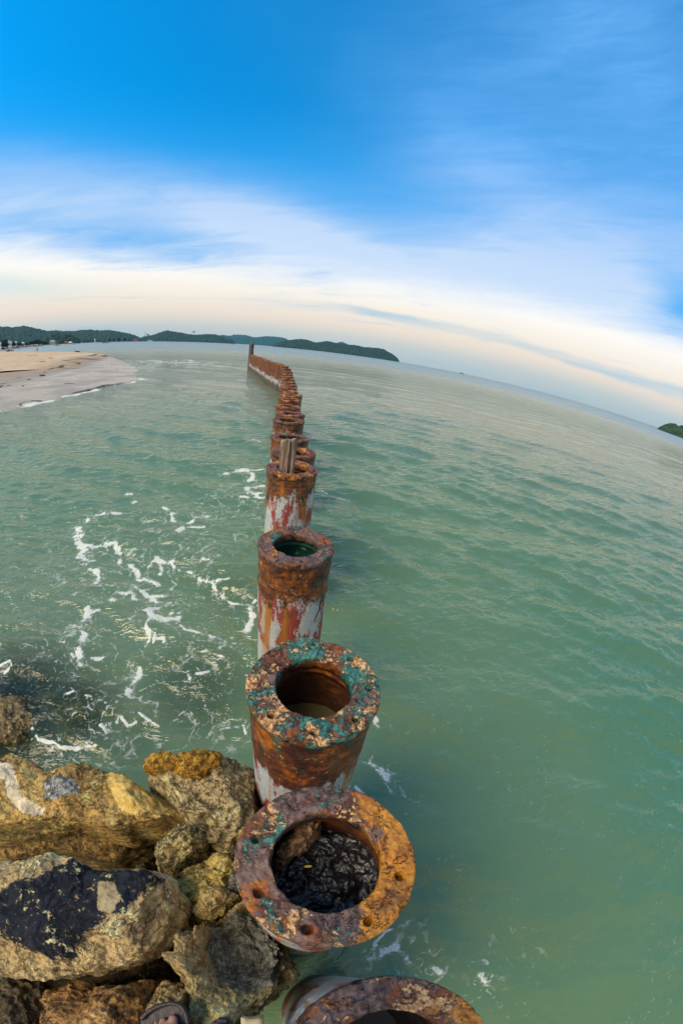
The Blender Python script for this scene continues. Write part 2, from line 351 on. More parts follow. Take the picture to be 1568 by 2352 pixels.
    nrm = g.bump(g.m('MULTIPLY', h, calm_), 1.0, .55)
    bod = g.noise(P, .5, 4, .6, 1.0)
    c = g.mix(g.rng(bod, .3, .7), (.092, .172, .085), (.10, .182, .09))
    c = g.mix(g.m('MULTIPLY', g.rng(x, 1.6, 4.2), g.rng(far, 8, 3)), c, (.06, .162, .092))
    c = g.mix(g.m('MULTIPLY', si, .8), c, (.13, .165, .095))
    c = g.mix(g.rng(far, 3, 30), c, (.11, .145, .09)); c = g.mix(g.rng(far, 60, 500), c, (.06, .095, .075))
    df = g.n('ShaderNodeBsdfDiffuse'); g.put(df.inputs[0], c); g.put(df.inputs['Normal'], (0, 0, 1))      # light scattered back from the silt, whatever the ripples do
    df.inputs['Normal'].default_value = (0, 0, 1); up_ = g.n('ShaderNodeVectorMath', operation='NORMALIZE'); up_.inputs[0].default_value = (0, 0, 1); g.t.links.new(up_.outputs[0], df.inputs['Normal'])
    gw = g.n('ShaderNodeBsdfGlossy'); g.put(gw.inputs[0], (1, .93, .80)); g.put(gw.inputs['Roughness'], g.rng(far, 15, 260, .06, .42)); g.put(gw.inputs['Normal'], nrm)
    fw_ = g.n('ShaderNodeFresnel'); fw_.inputs[0].default_value = 1.62; g.put(fw_.inputs[1], nrm)
    mb = g.n('ShaderNodeMixShader'); g.put(mb.inputs[0], fw_.outputs[0]); g.put(mb.inputs[1], df.outputs[0]); g.put(mb.inputs[2], gw.outputs[0]); cap = g.m('MINIMUM', fw_.outputs[0], g.rng(far, 60, 700, 1.0, .62)); g.put(mb.inputs[0], cap); body = mb.outputs[0]
    tr = g.n('ShaderNodeBsdfTransparent'); g.put(tr.inputs[0], (.62, .78, .62))
    gl = g.n('ShaderNodeBsdfGlossy'); g.put(gl.inputs['Roughness'], .05); g.put(gl.inputs['Normal'], nrm)
    fr = g.n('ShaderNodeFresnel'); fr.inputs[0].default_value = 1.33; g.put(fr.inputs[1], nrm)
    ms0 = g.n('ShaderNodeMixShader'); g.put(ms0.inputs[0], fr.outputs[0]); g.put(ms0.inputs[1], tr.outputs[0]); g.put(ms0.inputs[2], gl.outputs[0])
    ms = g.n('ShaderNodeMixShader'); g.put(ms.inputs[0], cl); g.put(ms.inputs[1], body); g.put(ms.inputs[2], ms0.outputs[0])
    Pz = g.v('MULTIPLY', P, (1, 1, 0)); Pf = g.v('ADD', Pz, g.v('MULTIPLY', g.v('SUBTRACT', g.noise(Pz, 2.2, 3, .6, col=True), (.5, .5, .5)), .3))
    fn = g.noise(Pf, 16, 6, .7, .4); fb = g.noise(P, 70, 4, .7); fv = g.vor(P, 90)
    chn = g.attr('churn')
    ridge = g.m('ABSOLUTE', g.m('SUBTRACT', g.noise(Pf, 1.35, 2, .45, 1.6), .5)); ridge2 = g.m('ABSOLUTE', g.m('SUBTRACT', g.noise(Pf, 3.3, 2, .45, 1.4), .5))
    thin = g.m('MULTIPLY', g.rng(ridge, .024, .0), g.rng(fn, .45, .62)); thin2 = g.m('MULTIPLY', g.m('MULTIPLY', g.rng(ridge2, .026, .0), g.rng(fn, .45, .6)), g.rng(g.noise(P, 1.6, 3, .5), .50, .62))
    lace = g.m('MULTIPLY', g.m('MAXIMUM', thin, g.m('MULTIPLY', thin2, .8)), chn)
    speck = g.m('MULTIPLY', g.m('MAXIMUM', g.rng(g.noise(P, 24, 3, .55, 1.0), .63, .70), g.rng(g.noise(P, 10, 5, .65, 1.0), .62, .67)), g.m('MULTIPLY', g.rng(g.noise(P, 1.1, 3, .6), .44, .6), g.m('ADD', chn, g.rng(far, 9, 2, 0, .17))))
    cf = g.rng(add_(g, foam_a, g.m('MULTIPLY', g.m('SUBTRACT', fn, .5), 1.9), g.m('MULTIPLY', g.m('SUBTRACT', fb, .5), .45)), .36, .74)
    halo = g.m('MULTIPLY', g.rng(foam_a, .05, .6), g.rng(fn, .40, .62, 0, .38))
    fm = g.m('MAXIMUM', g.m('MAXIMUM', cf, halo), g.m('MAXIMUM', g.m('MULTIPLY', lace, .85), g.m('MULTIPLY', speck, .85)))
    fm = g.m('MULTIPLY', g.m('MINIMUM', fm, .93), g.rng(fv, .1, .5, .72, 1.0))
    fc = g.bsdf(g.mix(g.rng(fb, .35, .65), (.52, .55, .50), (.80, .80, .74)), .6, g.bump(fb, .6, .01))
    ms2 = g.n('ShaderNodeMixShader'); g.put(ms2.inputs[0], fm); g.put(ms2.inputs[1], ms.outputs[0]); g.put(ms2.inputs[2], fc)
    g.out(ms2.outputs[0])
    z1 = np.zeros(1)
    o = mesh('water', V, F, m, attrs=dict(foam=np.concatenate([foam.ravel(), z1]), clear=np.concatenate([clear.ravel(), z1]), churn=np.concatenate([churn_.ravel(), z1]), silt=np.concatenate([silt.ravel(), z1])))
    tag(o, 'shallow green sea with thin foam and small ripples', 'sea', kind='structure')
def add_(g, *l):
    r = l[0]
    for q in l[1:]: r = g.m('ADD', r, q)
    return r
build_water()

m, g = newmat('sea_bed'); P = g.pos()
g.out(g.bsdf(g.mix(g.noise(P, 1.3, 5), (.10, .11, .07), (.2, .19, .12)), .9))
V = np.array([[-9300, -9300, -.9], [9300, -9300, -.9], [9300, 9300, -.9], [-9300, 9300, -.9]])
tag(mesh('sea_floor', V, [(0, 1, 2, 3)], m, smooth=False), 'sandy sea floor under the shallows', 'sea floor', kind='structure')

# ------------------------------------------------------------------ sand spit
def resample(P, n):
    P = np.array(P, float); d = np.r_[0, np.cumsum(np.hypot(*np.diff(P, axis=0).T))]; t = np.linspace(0, 1, n)**1.0*d[-1]
    return np.stack([np.interp(t, d, P[:, i]) for i in range(P.shape[1])], 1)
def build_beach():
    n = 420
    L0 = [at(*p, .0) for p in BEACH_EDGE+[(326, 866), (322, 858), (318, 848), (305, 838), (280, 829)]]
    L1 = [at(*b5(*p), .13) for p in [(-250, 560), (0, 508), (130, 480), (350, 420), (540, 375), (700, 335), (800, 310), (1000, 240), (1080, 205), (1105, 185)]]
    L2 = [at(*b5(*p), .42) for p in [(-250, 250), (0, 330), (150, 300), (330, 268), (450, 225), (520, 200), (600, 178), (800, 165), (950, 165), (1040, 172)]]
    L3 = [at(*b5(*p), .38) for p in [(-250, 137), (0, 136), (200, 136), (400, 137), (570, 139), (770, 141), (880, 150), (950, 155), (980, 162), (1060, 172)]]
    L4 = []
    for p in L3: d = math.hypot(*p); L4.append((p[0]*(1+30/d), p[1]*(1+30/d)))
    L00 = [(p[0]*(1-1.2/math.hypot(*p)), p[1]*(1-1.2/math.hypot(*p))) for p in L0]
    LS = [(L00, -.14), (L0, .004), (L1, .13), (L2, .40), (L3, .42), (L4, -.3)]
    # re-sample evenly in angle-ish steps so that the near sand gets the vertices
    C = []
    for L, z in LS:
        q = resample(L, 4000); a = np.arctan2(q[:, 0], q[:, 1]); dd = np.hypot(q[:, 0], q[:, 1])
        wgt = np.r_[0, np.cumsum(np.hypot(*np.diff(q, axis=0).T)/dd[1:])]
        t = np.linspace(0, wgt[-1], n); C.append((np.stack([np.interp(t, wgt, q[:, 0]), np.interp(t, wgt, q[:, 1])], 1), z))
    rows = []
    sub = [6, 60, 60, 24, 10]
    for i in range(5):
        (A, za), (B, zb) = C[i], C[i+1]
        for k in range(sub[i]):
            t = k/sub[i]; z = za+(zb-za)*(t if i in (0, 1) else t*t*(3-2*t))
            rows.append(np.c_[A+(B-A)*t, np.full(n, z)])
    rows.append(np.c_[C[-1][0], np.full(n, C[-1][1])])
    V = np.array(rows); nv = len(V)
    V = V.reshape(-1, 3)
    wet = np.repeat(np.r_[np.ones(6), np.ones(60), np.linspace(.62, 0, 60), np.zeros(nv-126)], n)
    nz = fbm(V, .22, 4)
    V[:, 2] += nz*.035*(1-.75*(wet > .9))
    # wheel / water worn step along the upper beach
    T = [at(*b5(*p), .32) for p in [(-100, 360), (0, 333), (150, 302), (300, 275), (400, 250), (480, 222), (530, 205), (500, 190), (420, 185)]]
    dt = pdist(V[:, 0], V[:, 1], T); V[:, 2] -= .05*np.exp(-(dt/.6)**2)*(1-wet)
    weed = np.zeros(len(V))
    for pl, wd in [([(0, 490), (60, 470), (120, 470)], .35), ([(190, 395), (240, 388), (275, 385)], .3), ([(530, 315), (600, 300), (650, 280), (680, 275)], .6), ([(680, 250), (740, 243), (800, 247)], .6),
                   ([(820, 215), (880, 205), (920, 215)], .9), ([(920, 185), (980, 172)], 1.0), ([(240, 620), (280, 605), (430, 602)], .18), ([(240, 625), (270, 635), (330, 632)], .15),
                   ([(745, 435), (850, 430)], .3), ([(620, 240), (700, 228)], .6), ([(40, 455), (90, 445)], .2), ([(750, 300), (800, 300)], .4), ([(800, 150), (920, 150)], 2.0), ([(280, 185), (360, 185)], 1.2), ([(0, 333), (200, 296), (330, 272), (470, 228), (525, 206)], .5)]:
        L = [at(*b5(*p), .15) for p in pl]; weed = np.maximum(weed, np.exp(-(pdist(V[:, 0]+nz*2, V[:, 1]+nz*2, L)/wd)**2))
    bank = pdist(V[:, 0], V[:, 1], [at(*b5(*p), .03) for p in [(760, 550), (860, 530), (950, 508), (1040, 480), (1140, 466), (1300, 443), (1400, 425)]])
    bk = np.exp(-(bank/.5)**2); V[:, 2] += bk*(.05+.1*fbm(V, 1.5, 3)); weed = np.maximum(weed, .8*bk)
    m, g = newmat('beach_sand')
    P = g.pos(); wt = g.attr('wet'); wd = g.attr('weed')
    nn = g.noise(P, .9, 6, .6); nf = g.noise(P, 5, 5, .7); nl = g.noise(P, .12, 4, .6)
    wtn = g.rng(g.m('ADD', wt, g.m('MULTIPLY', g.m('SUBTRACT', nl, .5), .5)), .32, .68)
    dry = g.mix(g.rng(nn, .3, .7), (.43, .30, .18), (.55, .405, .26))
    dry = g.mix(g.rng(nf, .45, .75, 0, .5), dry, (.42, .30, .18))
    dry = g.mix(g.rng(nl, .5, .7, 0, .6), dry, (.68, .55, .40))
    dmp = g.mix(g.rng(nn, .3, .7), (.25, .18, .11), (.33, .25, .16))
    mid = g.rng(wt, .02, .4)
    c = g.mix(g.m('MULTIPLY', mid, .75), dry, dmp); c = g.mix(wtn, c, g.mix(nn, (.20, .14, .085), (.31, .23, .145)))
    wm = g.rng(g.m('ADD', wd, g.m('MULTIPLY', g.m('SUBTRACT', nf, .5), 1.2)), .55, .8)
    c = g.mix(wm, c, (.05, .038, .015))
    ro = g.mix(wtn, .9, g.mix(g.rng(g.noise(P, .35, 3), .4, .62), .16, .32))
    ro = g.mix(wm, ro, .8)
    nrm = g.bump(nf, .35, .03)
    nrm = g.bump(g.m('MULTIPLY', nn, g.m('SUBTRACT', 1, wtn)), .5, .12, nrm)
    g.out(g.bsdf(c, ro, nrm, ior=1.4))
    o = mesh('beach', V, gridf(n, nv), m, attrs=dict(wet=wet, weed=weed))
    tag(o, 'pale sand spit with a wet glossy margin', 'beach', kind='structure')
build_beach()

# ------------------------------------------------------------------ hills and islands
def forest_mat(name, c1, c2, sc_=.02):
    m, g = newmat(name); P = g.pos()
    n = g.noise(P, sc_, 6, .7); v = g.vor(P, sc_*2.2)
    c = g.mix(g.rng(n, .35, .65), c1, c2); c = g.mix(g.rng(v, .1, .7, 0, .6), c, tuple(x*.5 for x in c1))
    g.out(g.bsdf(c, .9, g.bump(v, 1.0, 8))); return m
FOREST = forest_mat('forest_canopy', (.003, .026, .02), (.012, .048, .03))
FOREST2 = forest_mat('bright_canopy', (.012, .05, .02), (.04, .10, .035), .05)
def hill(name, prof, D, W, label, mat=FOREST, cat='hills', canopy=6., step=.05, base=0., extl=0, extr=0):
    P = [azel(*p) for p in prof]; az = np.array([p[0] for p in P]); el = np.array([p[1] for p in P])
    if extl: az = np.r_[az[0]-extl, az]; el = np.r_[0.004, el]
    if extr: az = np.r_[az, az[-1]+extr]; el = np.r_[el, .004]
    o_ = np.argsort(az); az, el = az[o_], el[o_]
    nu = int((az[-1]-az[0])/R_(step))+2; a = np.linspace(az[0], az[-1], nu)
    H = np.interp(a, az, np.tan(np.maximum(el, 0)))*D
    nv = 46; v = np.linspace(-1, 1, nv); A, Vv = np.meshgrid(a, v)
    endt = np.minimum(sstep(np.arange(nu), 0, 5), sstep(nu-1-np.arange(nu), 0, 5))
    sh = np.clip(1-np.abs(Vv), 0, 1)**.62
    Z = H*sh; dist = D+W*Vv*(.35+.65*endt)
    X = np.sin(A)*dist; Y = np.cos(A)*dist
    Pn = np.stack([X, Y, Z*0], -1)
    nz = fbm(Pn, 1/(W*.5), 3)*.22*H*sh*(np.abs(Vv) > .02)*(1-np.exp(-(Vv/.3)**2))
    nc = fbm(Pn, 1/(canopy*2.4), 3)*canopy*1.7*np.minimum(1, H*sh/canopy)
    Z = Z+nz+nc+base; Z[0] = Z[-1] = -2
    o = mesh(name, np.stack([X, Y, Z], -1).reshape(-1, 3), gridf(nu, nv), mat)
    return tag(o, label, cat, kind='structure')
hill('hills', [ba(*p) for p in [(0,72),(60,75),(130,80),(200,68),(260,78),(340,97),(410,113),(500,109),(620,115),(700,106),(770,99),(860,112),(940,104),(1020,117),(1100,134),(1160,152),(1200,168),(1216,200)]],
     2600, 420, 'long wooded ridge behind the beach', extl=.35, canopy=7)
hill('hills', [ba(*p) for p in [(1190,203),(1205,177),(1240,162),(1300,152),(1350,137),(1410,115),(1450,110),(1500,120),(1568,130)]]+[bb(*p) for p in [(60,142),(120,147),(170,144),(220,139),(280,144),(330,154),(380,177),(430,187),(455,212),(462,221)]],
     2900, 330, 'wooded headland ending in a low point', canopy=7)
hill('hills', [bb(*p) for p in [(300,214),(335,149),(400,157),(480,147),(540,149),(600,167),(640,172),(700,162),(770,162),(850,170),(900,184),(940,232)]], 8200, 700, 'pale blue hills far out at sea', canopy=16)
hill('hills', [bb(*p) for p in [(680,236),(700,225),(760,221),(800,232),(830,243)]], 6500, 300, 'low pale islet', canopy=8)
hill('hills', [bb(*p) for p in [(1310,250),(1335,215),(1370,208),(1410,222),(1440,250)]], 6800, 300, 'pale hump behind the dark island', canopy=12)
hill('island', [bb(*p) for p in [(778,242),(820,217),(870,197),(940,189),(1030,182),(1080,190),(1150,214),(1200,207),(1250,200),(1300,210),(1340,220),(1400,230),(1450,232),(1500,237)]]+[bc(*p) for p in [(0,73),(70,77),(130,83),(170,91),(210,116),(250,141),(285,166),(300,197)]],
     2500, 220, 'long dark wooded island', cat='island', canopy=5, step=.04)
hill('island', [bd(*p) for p in [(1350,537),(1362,520),(1375,512),(1420,487),(1480,482),(1500,484),(1530,497),(1568,502),(1640,530),(1760,590),(1900,640)]], 700, 60, 'green wooded islet at the right edge', mat=FOREST2, cat='island', canopy=3.2, step=.06)
hill('hills', [ba(*p) for p in [(366,214),(385,180),(400,163),(440,143),(500,133),(560,136),(610,143),(650,158),(680,183),(692,216)]], 1150, 60, 'dark wooded knoll behind the beach', canopy=5, step=.03)
# low land that the seaside trees, houses and far beach stand on
def strip():
    L = [ba(*p) for p in [(-200,330),(0,290),(150,262),(250,247),(400,240),(560,230),(720,220)]]
    A = [azel(*p)[0] for p in L]
    Df = [420, 520, 640, 760, 880, 1000, 1120]
    A = [A[0]-.5]+A; Df = [300]+Df
    a = np.linspace(A[0], A[-1], 160); D0 = np.interp(a, A, Df)
    rows = []
    for k, (dd, z) in enumerate([(-25, -.8), (0, .3), (12, 1.0), (40, 1.6), (120, 2.2), (500, 3)]):
        d = D0+dd; rows.append(np.c_[np.sin(a)*d, np.cos(a)*d, np.full(len(a), z)])
    m, g = newmat('far_beach'); P = g.pos(); z = g.sep(P)[2]
    g.out(g.bsdf(g.mix(g.rng(z, 1.1, 1.7), (.42, .32, .24), (.05, .09, .04)), .9))
    tag(mesh('ground', np.array(rows).reshape(-1, 3), gridf(160, 6), m), 'far beach and low ground behind it', 'shore', kind='structure')
    return lambda a_: float(np.interp(a_, A, Df))
shoreD = strip()
# ------------------------------------------------------------------ haze
m, g = newmat('haze_air')
pv = g.n('ShaderNodeVolumePrincipled'); g.put(pv.inputs['Color'], (.2, .68, .95)); pv.inputs['Density'].default_value = HAZE
pv.inputs['Anisotropy'].default_value = .0
g.out(pv.outputs[0], slot='Volume')
b = 9800
V = [(-b, -b, -4), (b, -b, -4), (b, b, -4), (-b, b, -4), (-b, -b, 420), (b, -b, 420), (b, b, 420), (-b, b, 420)]
tag(mesh('haze', V, [(3, 2, 1, 0), (4, 5, 6, 7), (0, 1, 5, 4), (1, 2, 6, 5), (2, 3, 7, 6), (3, 0, 4, 7)], m, smooth=False), 'thin sea haze over the bay', 'haze', kind='stuff')

# ------------------------------------------------------------------ rusted piles
def rust_cols(g, P, seed):
    n = g.noise(P, 9, 6, .65, .6, w=seed); n2 = g.noise(P, 34, 5, .7, .3, w=seed+3)
    c = g.ramp(n, [(.30, (.018, .008, .008)), (.42, (.06, .022, .014)), (.52, (.17, .045, .010)), (.62, (.38, .115, .010)), (.75, (.55, .20, .018))])
    return g.mix(g.rng(n2, .42, .68, 0, .7), c, (.035, .016, .016)), n, n2
def flange_mat(name, seed, teal=.5, tan=.5, purple=.5, orange=.5, side=None):
    m, g = newmat(name); P = g.tc('Object'); x, y, z = g.sep(P)
    c, n, n2 = rust_cols(g, P, seed)
    nb = g.noise(P, 7, 5, .6, .5, w=seed+7); nc = g.noise(P, 6.5, 7, .7, .8, w=seed+13); nd = g.noise(P, 60, 4, .7, w=seed+17)
    ne = g.noise(P, 5.5, 4, .55, .3, w=seed+23)
    pc = g.mix(g.rng(n2, .36, .64), (.045, .024, .024), (.20, .12, .095))
    fp = g.rng(g.m('ADD', ne, g.m('MULTIPLY', g.m('SUBTRACT', n2, .5), .5)), .66-purple*.28, .72-purple*.28); c = g.mix(g.m('MULTIPLY', fp, .92), c, pc)
    oc = g.mix(g.rng(n2, .35, .62), (.30, .09, .008), (.66, .27, .014)); oc = g.mix(g.rng(n, .5, .66, 0, .85), oc, (.12, .04, .012))
    fo = g.rng(g.m('SUBTRACT', nb, 0) , .70-orange*.26, .76-orange*.26)
    if side is not None:
        s = g.m('ADD', g.m('MULTIPLY', x, math.cos(side)), g.m('MULTIPLY', y, math.sin(side)))
        fo = g.rng(g.m('ADD', s, g.m('MULTIPLY', g.m('SUBTRACT', nb, .5), .45)), .075, .115)
    c = g.mix(g.m('MULTIPLY', fo, .9), c, oc)
    tc_ = g.mix(g.rng(nd, .4, .62), (.015, .095, .08), (.06, .21, .165))
    ft = g.rng(g.m('ADD', nc, g.m('MULTIPLY', g.m('SUBTRACT', nd, .5), .25)), .70-teal*.26, .73-teal*.26)
    top_ = g.rng(z, -.03, -.012)
    if side is not None: ft = g.m('MULTIPLY', ft, g.m('SUBTRACT', 1, g.m('MULTIPLY', fo, .93)))
    c = g.mix(ft, c, tc_)
    nt = g.noise(P, 7.5, 7, .72, .7, w=seed+31)
    tn = g.mix(g.rng(nd, .38, .64), (.30, .13, .05), (.70, .42, .20))
    fa = g.m('MULTIPLY', g.rng(g.m('ADD', nt, g.m('MULTIPLY', g.m('SUBTRACT', nd, .5), .3)), .70-tan*.24, .73-tan*.24), top_)
    if side is not None: fa = g.m('MULTIPLY', fa, g.m('SUBTRACT', 1, g.m('MULTIPLY', fo, .9)))
    c = g.mix(fa, c, tn)
    sp = g.rng(g.noise(P, 95, 3, .6, w=seed+2), .68, .74); c = g.mix(g.m('MULTIPLY', g.m('MULTIPLY', sp, top_), .7), c, (.8, .68, .55))
    pit = g.rng(g.noise(P, 30, 3, .5, 1.0, w=seed+41), .36, .28); c = g.mix(g.m('MULTIPLY', pit, .8), c, (.03, .014, .02))
    # dark seams where the scale has lifted
    crk = g.rng(g.m('ABSOLUTE', g.m('SUBTRACT', g.noise(P, 3.2, 6, .7, .6, w=seed+51), .5)), .006, .0); c = g.mix(g.m('MULTIPLY', crk, .55), c, (.02, .01, .012))
    hh = add_(g, g.m('MULTIPLY', ft, .35), g.m('MULTIPLY', fa, .5), g.m('MULTIPLY', n2, .6), g.m('MULTIPLY', nd, .35), g.m('MULTIPLY', pit, -.9), g.m('MULTIPLY', crk, -.6))
    ro = g.mix(fo, g.mix(fa, g.mix(n2, .34, .6), .8), .45)
    g.out(g.bsdf(c, ro, g.bump(hh, 1.0, .011), spec=.45)); return m
def pipe_mat(name, seed, band=.22, rustfall=0., redness=.5):
    m, g = newmat(name); P = g.tc('Object'); x, y, z = g.sep(P)
    Ps = g.v('MULTIPLY', P, (1, 1, .10)); Ps2 = g.v('MULTIPLY', P, (1, 1, .35))
    c, n, n2 = rust_cols(g, g.v('MULTIPLY', P, (1, 1, .8)), seed)
    # old paint: chalky white, maroon primer showing through
    nr = g.noise(Ps2, 7, 6, .62, .6, w=seed+5); nf = g.noise(P, 55, 5, .75, .6, w=seed+6); ns = g.noise(Ps, 22, 5, .7, w=seed+8)
    pa = g.mix(g.rng(nf, .35, .65), (.30, .33, .36), (.50, .53, .54))
    pa = g.mix(g.rng(g.noise(P, 3, 4, .6, w=seed+9), .5, .7, 0, .6), pa, (.55, .50, .36))
    rd = g.mix(nf, (.17, .02, .016), (.36, .065, .05))
    fr_ = g.rng(add_(g, nr, g.m('MULTIPLY', g.m('SUBTRACT', nf, .5), .34), g.m('MULTIPLY', g.m('SUBTRACT', ns, .5), .25)), .60-redness*.19, .64-redness*.19)
    pa = g.mix(fr_, pa, rd)
    scr = g.rng(ns, .60, .66); pa = g.mix(g.m('MULTIPLY', scr, .6), pa, (.55, .50, .46))
    # rust water run down the side
    nst = g.noise(g.v('MULTIPLY', P, (1, 1, .05)), 13, 4, .6, w=seed+10)
    run = g.m('MULTIPLY', g.rng(nst, .49, .60), g.rng(z, -1.7, -.2, .35, 1))
    st = g.mix(n2, (.30, .11, .010), (.46, .22, .03)); pa = g.mix(g.m('MULTIPLY', run, .9), pa, st)
    run2 = g.rng(nst, .66, .72); pa = g.mix(g.m('MULTIPLY', run2, .85), pa, (.14, .05, .015))
    # rusted collar with a ragged lower edge
    edge = add_(g, z, g.m('MULTIPLY', g.m('SUBTRACT', nst, .5), .22+rustfall*3.0), g.m('MULTIPLY', g.m('SUBTRACT', nr, .5), .5), g.m('MULTIPLY', g.m('SUBTRACT', nf, .5), .34), g.m('MULTIPLY', g.m('SUBTRACT', g.noise(P, 2.2, 2, .5, w=seed+33), .5), .5+rustfall*3))
    fb = g.rng(edge, -band-.03-rustfall*.5, -band+.01-rustfall*.5)
    tl = g.rng(g.noise(P, 14, 5, .7, .7, w=seed+19), .60, .64)
    tl = g.m('MULTIPLY', tl, g.rng(z, -band-.12, -band*.4)); c = g.mix(tl, c, (.02, .10, .075)); cm2 = g.m('MULTIPLY', g.rng(g.noise(P, 26, 6, .75, .5, w=seed+37), .60, .63), g.rng(z, -band-.25, -.1)); c = g.mix(g.m('MULTIPLY', cm2, .85), c, (.42, .30, .14))
    band_l = g.noise(g.v('MULTIPLY', P, (.6, .6, 6)), 6, 3, .5, w=seed); c = g.mix(g.rng(band_l, .5, .7, 0, .6), c, (.03, .014, .01))
    crm = g.m('MULTIPLY', g.rng(g.noise(P, 40, 5, .7, w=seed+29), .62, .66), g.rng(g.m('ABSOLUTE', g.m('ADD', z, band)), .16, .02)); c = g.mix(crm, c, (.60, .50, .36))
    cc = g.mix(fb, pa, c)
    # tide-stained foot
    ft = g.rng(g.m('ADD', z, g.m('MULTIPLY', g.m('SUBTRACT', nr, .5), .5)), -1.05, -1.35); cc = g.mix(g.m('MULTIPLY', ft, .93), cc, g.mix(g.rng(nf, .4, .65), (.018, .018, .010), (.09, .085, .05)))
    hh = add_(g, g.m('MULTIPLY', fb, .8), g.m('MULTIPLY', n2, .6), g.m('MULTIPLY', nf, .35), g.m('MULTIPLY', fr_, -.2))
    g.out(g.bsdf(cc, g.mix(fb, .5, g.mix(n2, .3, .55)), g.bump(hh, .8, .006), spec=.45)); return m
def inner_mat(name, seed, green=0.):
    m, g = newmat(name); P = g.tc('Object'); z = g.sep(P)[2]
    c, n, n2 = rust_cols(g, g.v('MULTIPLY', P, (1, 1, 1.6)), seed)
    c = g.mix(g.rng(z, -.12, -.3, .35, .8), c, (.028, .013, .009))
    if green:
        k = g.rng(g.noise(P, 8, 5, .65, .5, w=seed+4), .36, .44); c = g.mix(g.m('MULTIPLY', k, green), c, (.012, .075, .055))
        k2 = g.rng(g.noise(P, 16, 5, .7, .5, w=seed+9), .60, .63); c = g.mix(g.m('MULTIPLY', g.m('MULTIPLY', k2, green), g.rng(z, -.3, -.08)), c, (.5, .45, .32))
    g.out(g.bsdf(c, .42, g.bump(add_(g, n2, n), .8, .01))); return m
def flange_mesh(seed, nu=300, hole=.152, Ro=.25, Ri=.152, th=.042, rough=1.0, bolts=8, ph=.3, slab=None):
    rg = random.Random(seed)
    prof = []                                  # (r, z) from the under side outwards, over the top and down the hole
    prof += [(Ri+.035, -th*1.02), (.236, -th*1.02), (Ro-.004, -th)]
    prof += [(Ro, -th*.8), (Ro+.001, -th*.45), (Ro, -th*.15), (Ro-.003, -.002)]
    nt = max(8, int(26*nu/300)); tops = [(Ro-.006-(Ro-.006-Ri-.005)*k/nt, 0) for k in range(nt+1)]
    i0 = len(prof); prof += tops; i1 = len(prof)
    prof += [(Ri, -.005), (Ri-.001, -.02), (Ri+.002, -th*.9), (Ri+.004, -th*1.5), (Ri+.04, -th*1.6)]
    a = np.linspace(0, 2*math.pi, nu, endpoint=False)
    pr = np.array(prof); Rr = np.repeat(pr[:, :1], nu, 1); Z = np.repeat(pr[:, 1:], nu, 1); A = np.repeat(a[None], len(pr), 0)
    # wander of both rims, chips out of the outer one
    c = np.stack([np.cos(A), np.sin(A), Z*6], -1)
    wob = fbm(c, 2.2, 4, .6, seed*3.1); chip = fbm(c, 5, 3, .6, seed*1.7+4)
    ko = sstep(Rr, .19, Ro); ki = 1-sstep(Rr, Ri, Ri+.03)
    Rr = Rr+ko*(wob*.009-np.clip(chip-.16, 0, 1)*.06)*rough+ki*fbm(c, 3, 3, .6, seed+9)*.008*rough
    X, Y = np.cos(A)*Rr, np.sin(A)*Rr; Pn = np.stack([X, Y, Z], -1)
    tm = np.zeros(len(pr)); tm[i0-1:i1] = 1; tm = tm[:, None]
    h = fbm(Pn, 11, 3, .5, seed)*.008+fbm(Pn, 45, 3, .6, seed+5)*.0045
    fl = fbm(Pn, 8, 4, .6, seed+2.2); h = h+.007*sstep(fl, .05, .07)-.006*sstep(-fl, .12, .145)
    if slab:
        sa, sw, sh_ = slab; da = np.abs((A-sa+math.pi) % (2*math.pi)-math.pi)+fl*.25
        h = h+sh_*(1-sstep(da, sw-.05, sw))
    for k in range(bolts):
        t = ph+k*2*math.pi/bolts; d = np.hypot(X-math.cos(t)*.206, Y-math.sin(t)*.206)
        rr = rg.uniform(.0105, .014); typ = rg.random()
        if typ < .72: h = h-.036*(1-sstep(d, rr*.85, rr*1.15))+.003*np.exp(-((d-rr*1.6)/.006)**2)
        elif typ < .9: h = h+.007*(1-sstep(d, rr*.8, rr*1.5))-.01*(1-sstep(d, .002, .005))
    Z = Z+tm*h*rough
    return np.stack([X, Y, Z], -1).reshape(-1, 3), gridf(nu, len(pr), True)
def pipe_mesh(seed, H, nu=200, nz=120, R0=.236, rough=1.0, full=True):
    a = np.linspace(0, 2*math.pi, nu, endpoint=False)
    z = np.concatenate([np.linspace(-.04, -.35, nz//2), np.linspace(-.35, -H-1.0, nz//2)[1:]])
    A, Z = np.meshgrid(a, z)
    c = np.stack([np.cos(A)*.25, np.sin(A)*.25, Z], -1)
    R = R0+np.where(Z > -.11, .004, 0)+(fbm(c, 9, 4, .6, seed)*.005+fbm(c, 34, 2, .6, seed+3)*.002)*rough*(.3+.7*sstep(Z, -.5, -.2))
    R = R+.003*sstep(fbm(c, 14, 3, .6, seed+8), .1, .14)*sstep(Z, -.55, -.3)
    return np.stack([np.cos(A)*R, np.sin(A)*R, Z], -1).reshape(-1, 3), gridf(nu, len(z), True)
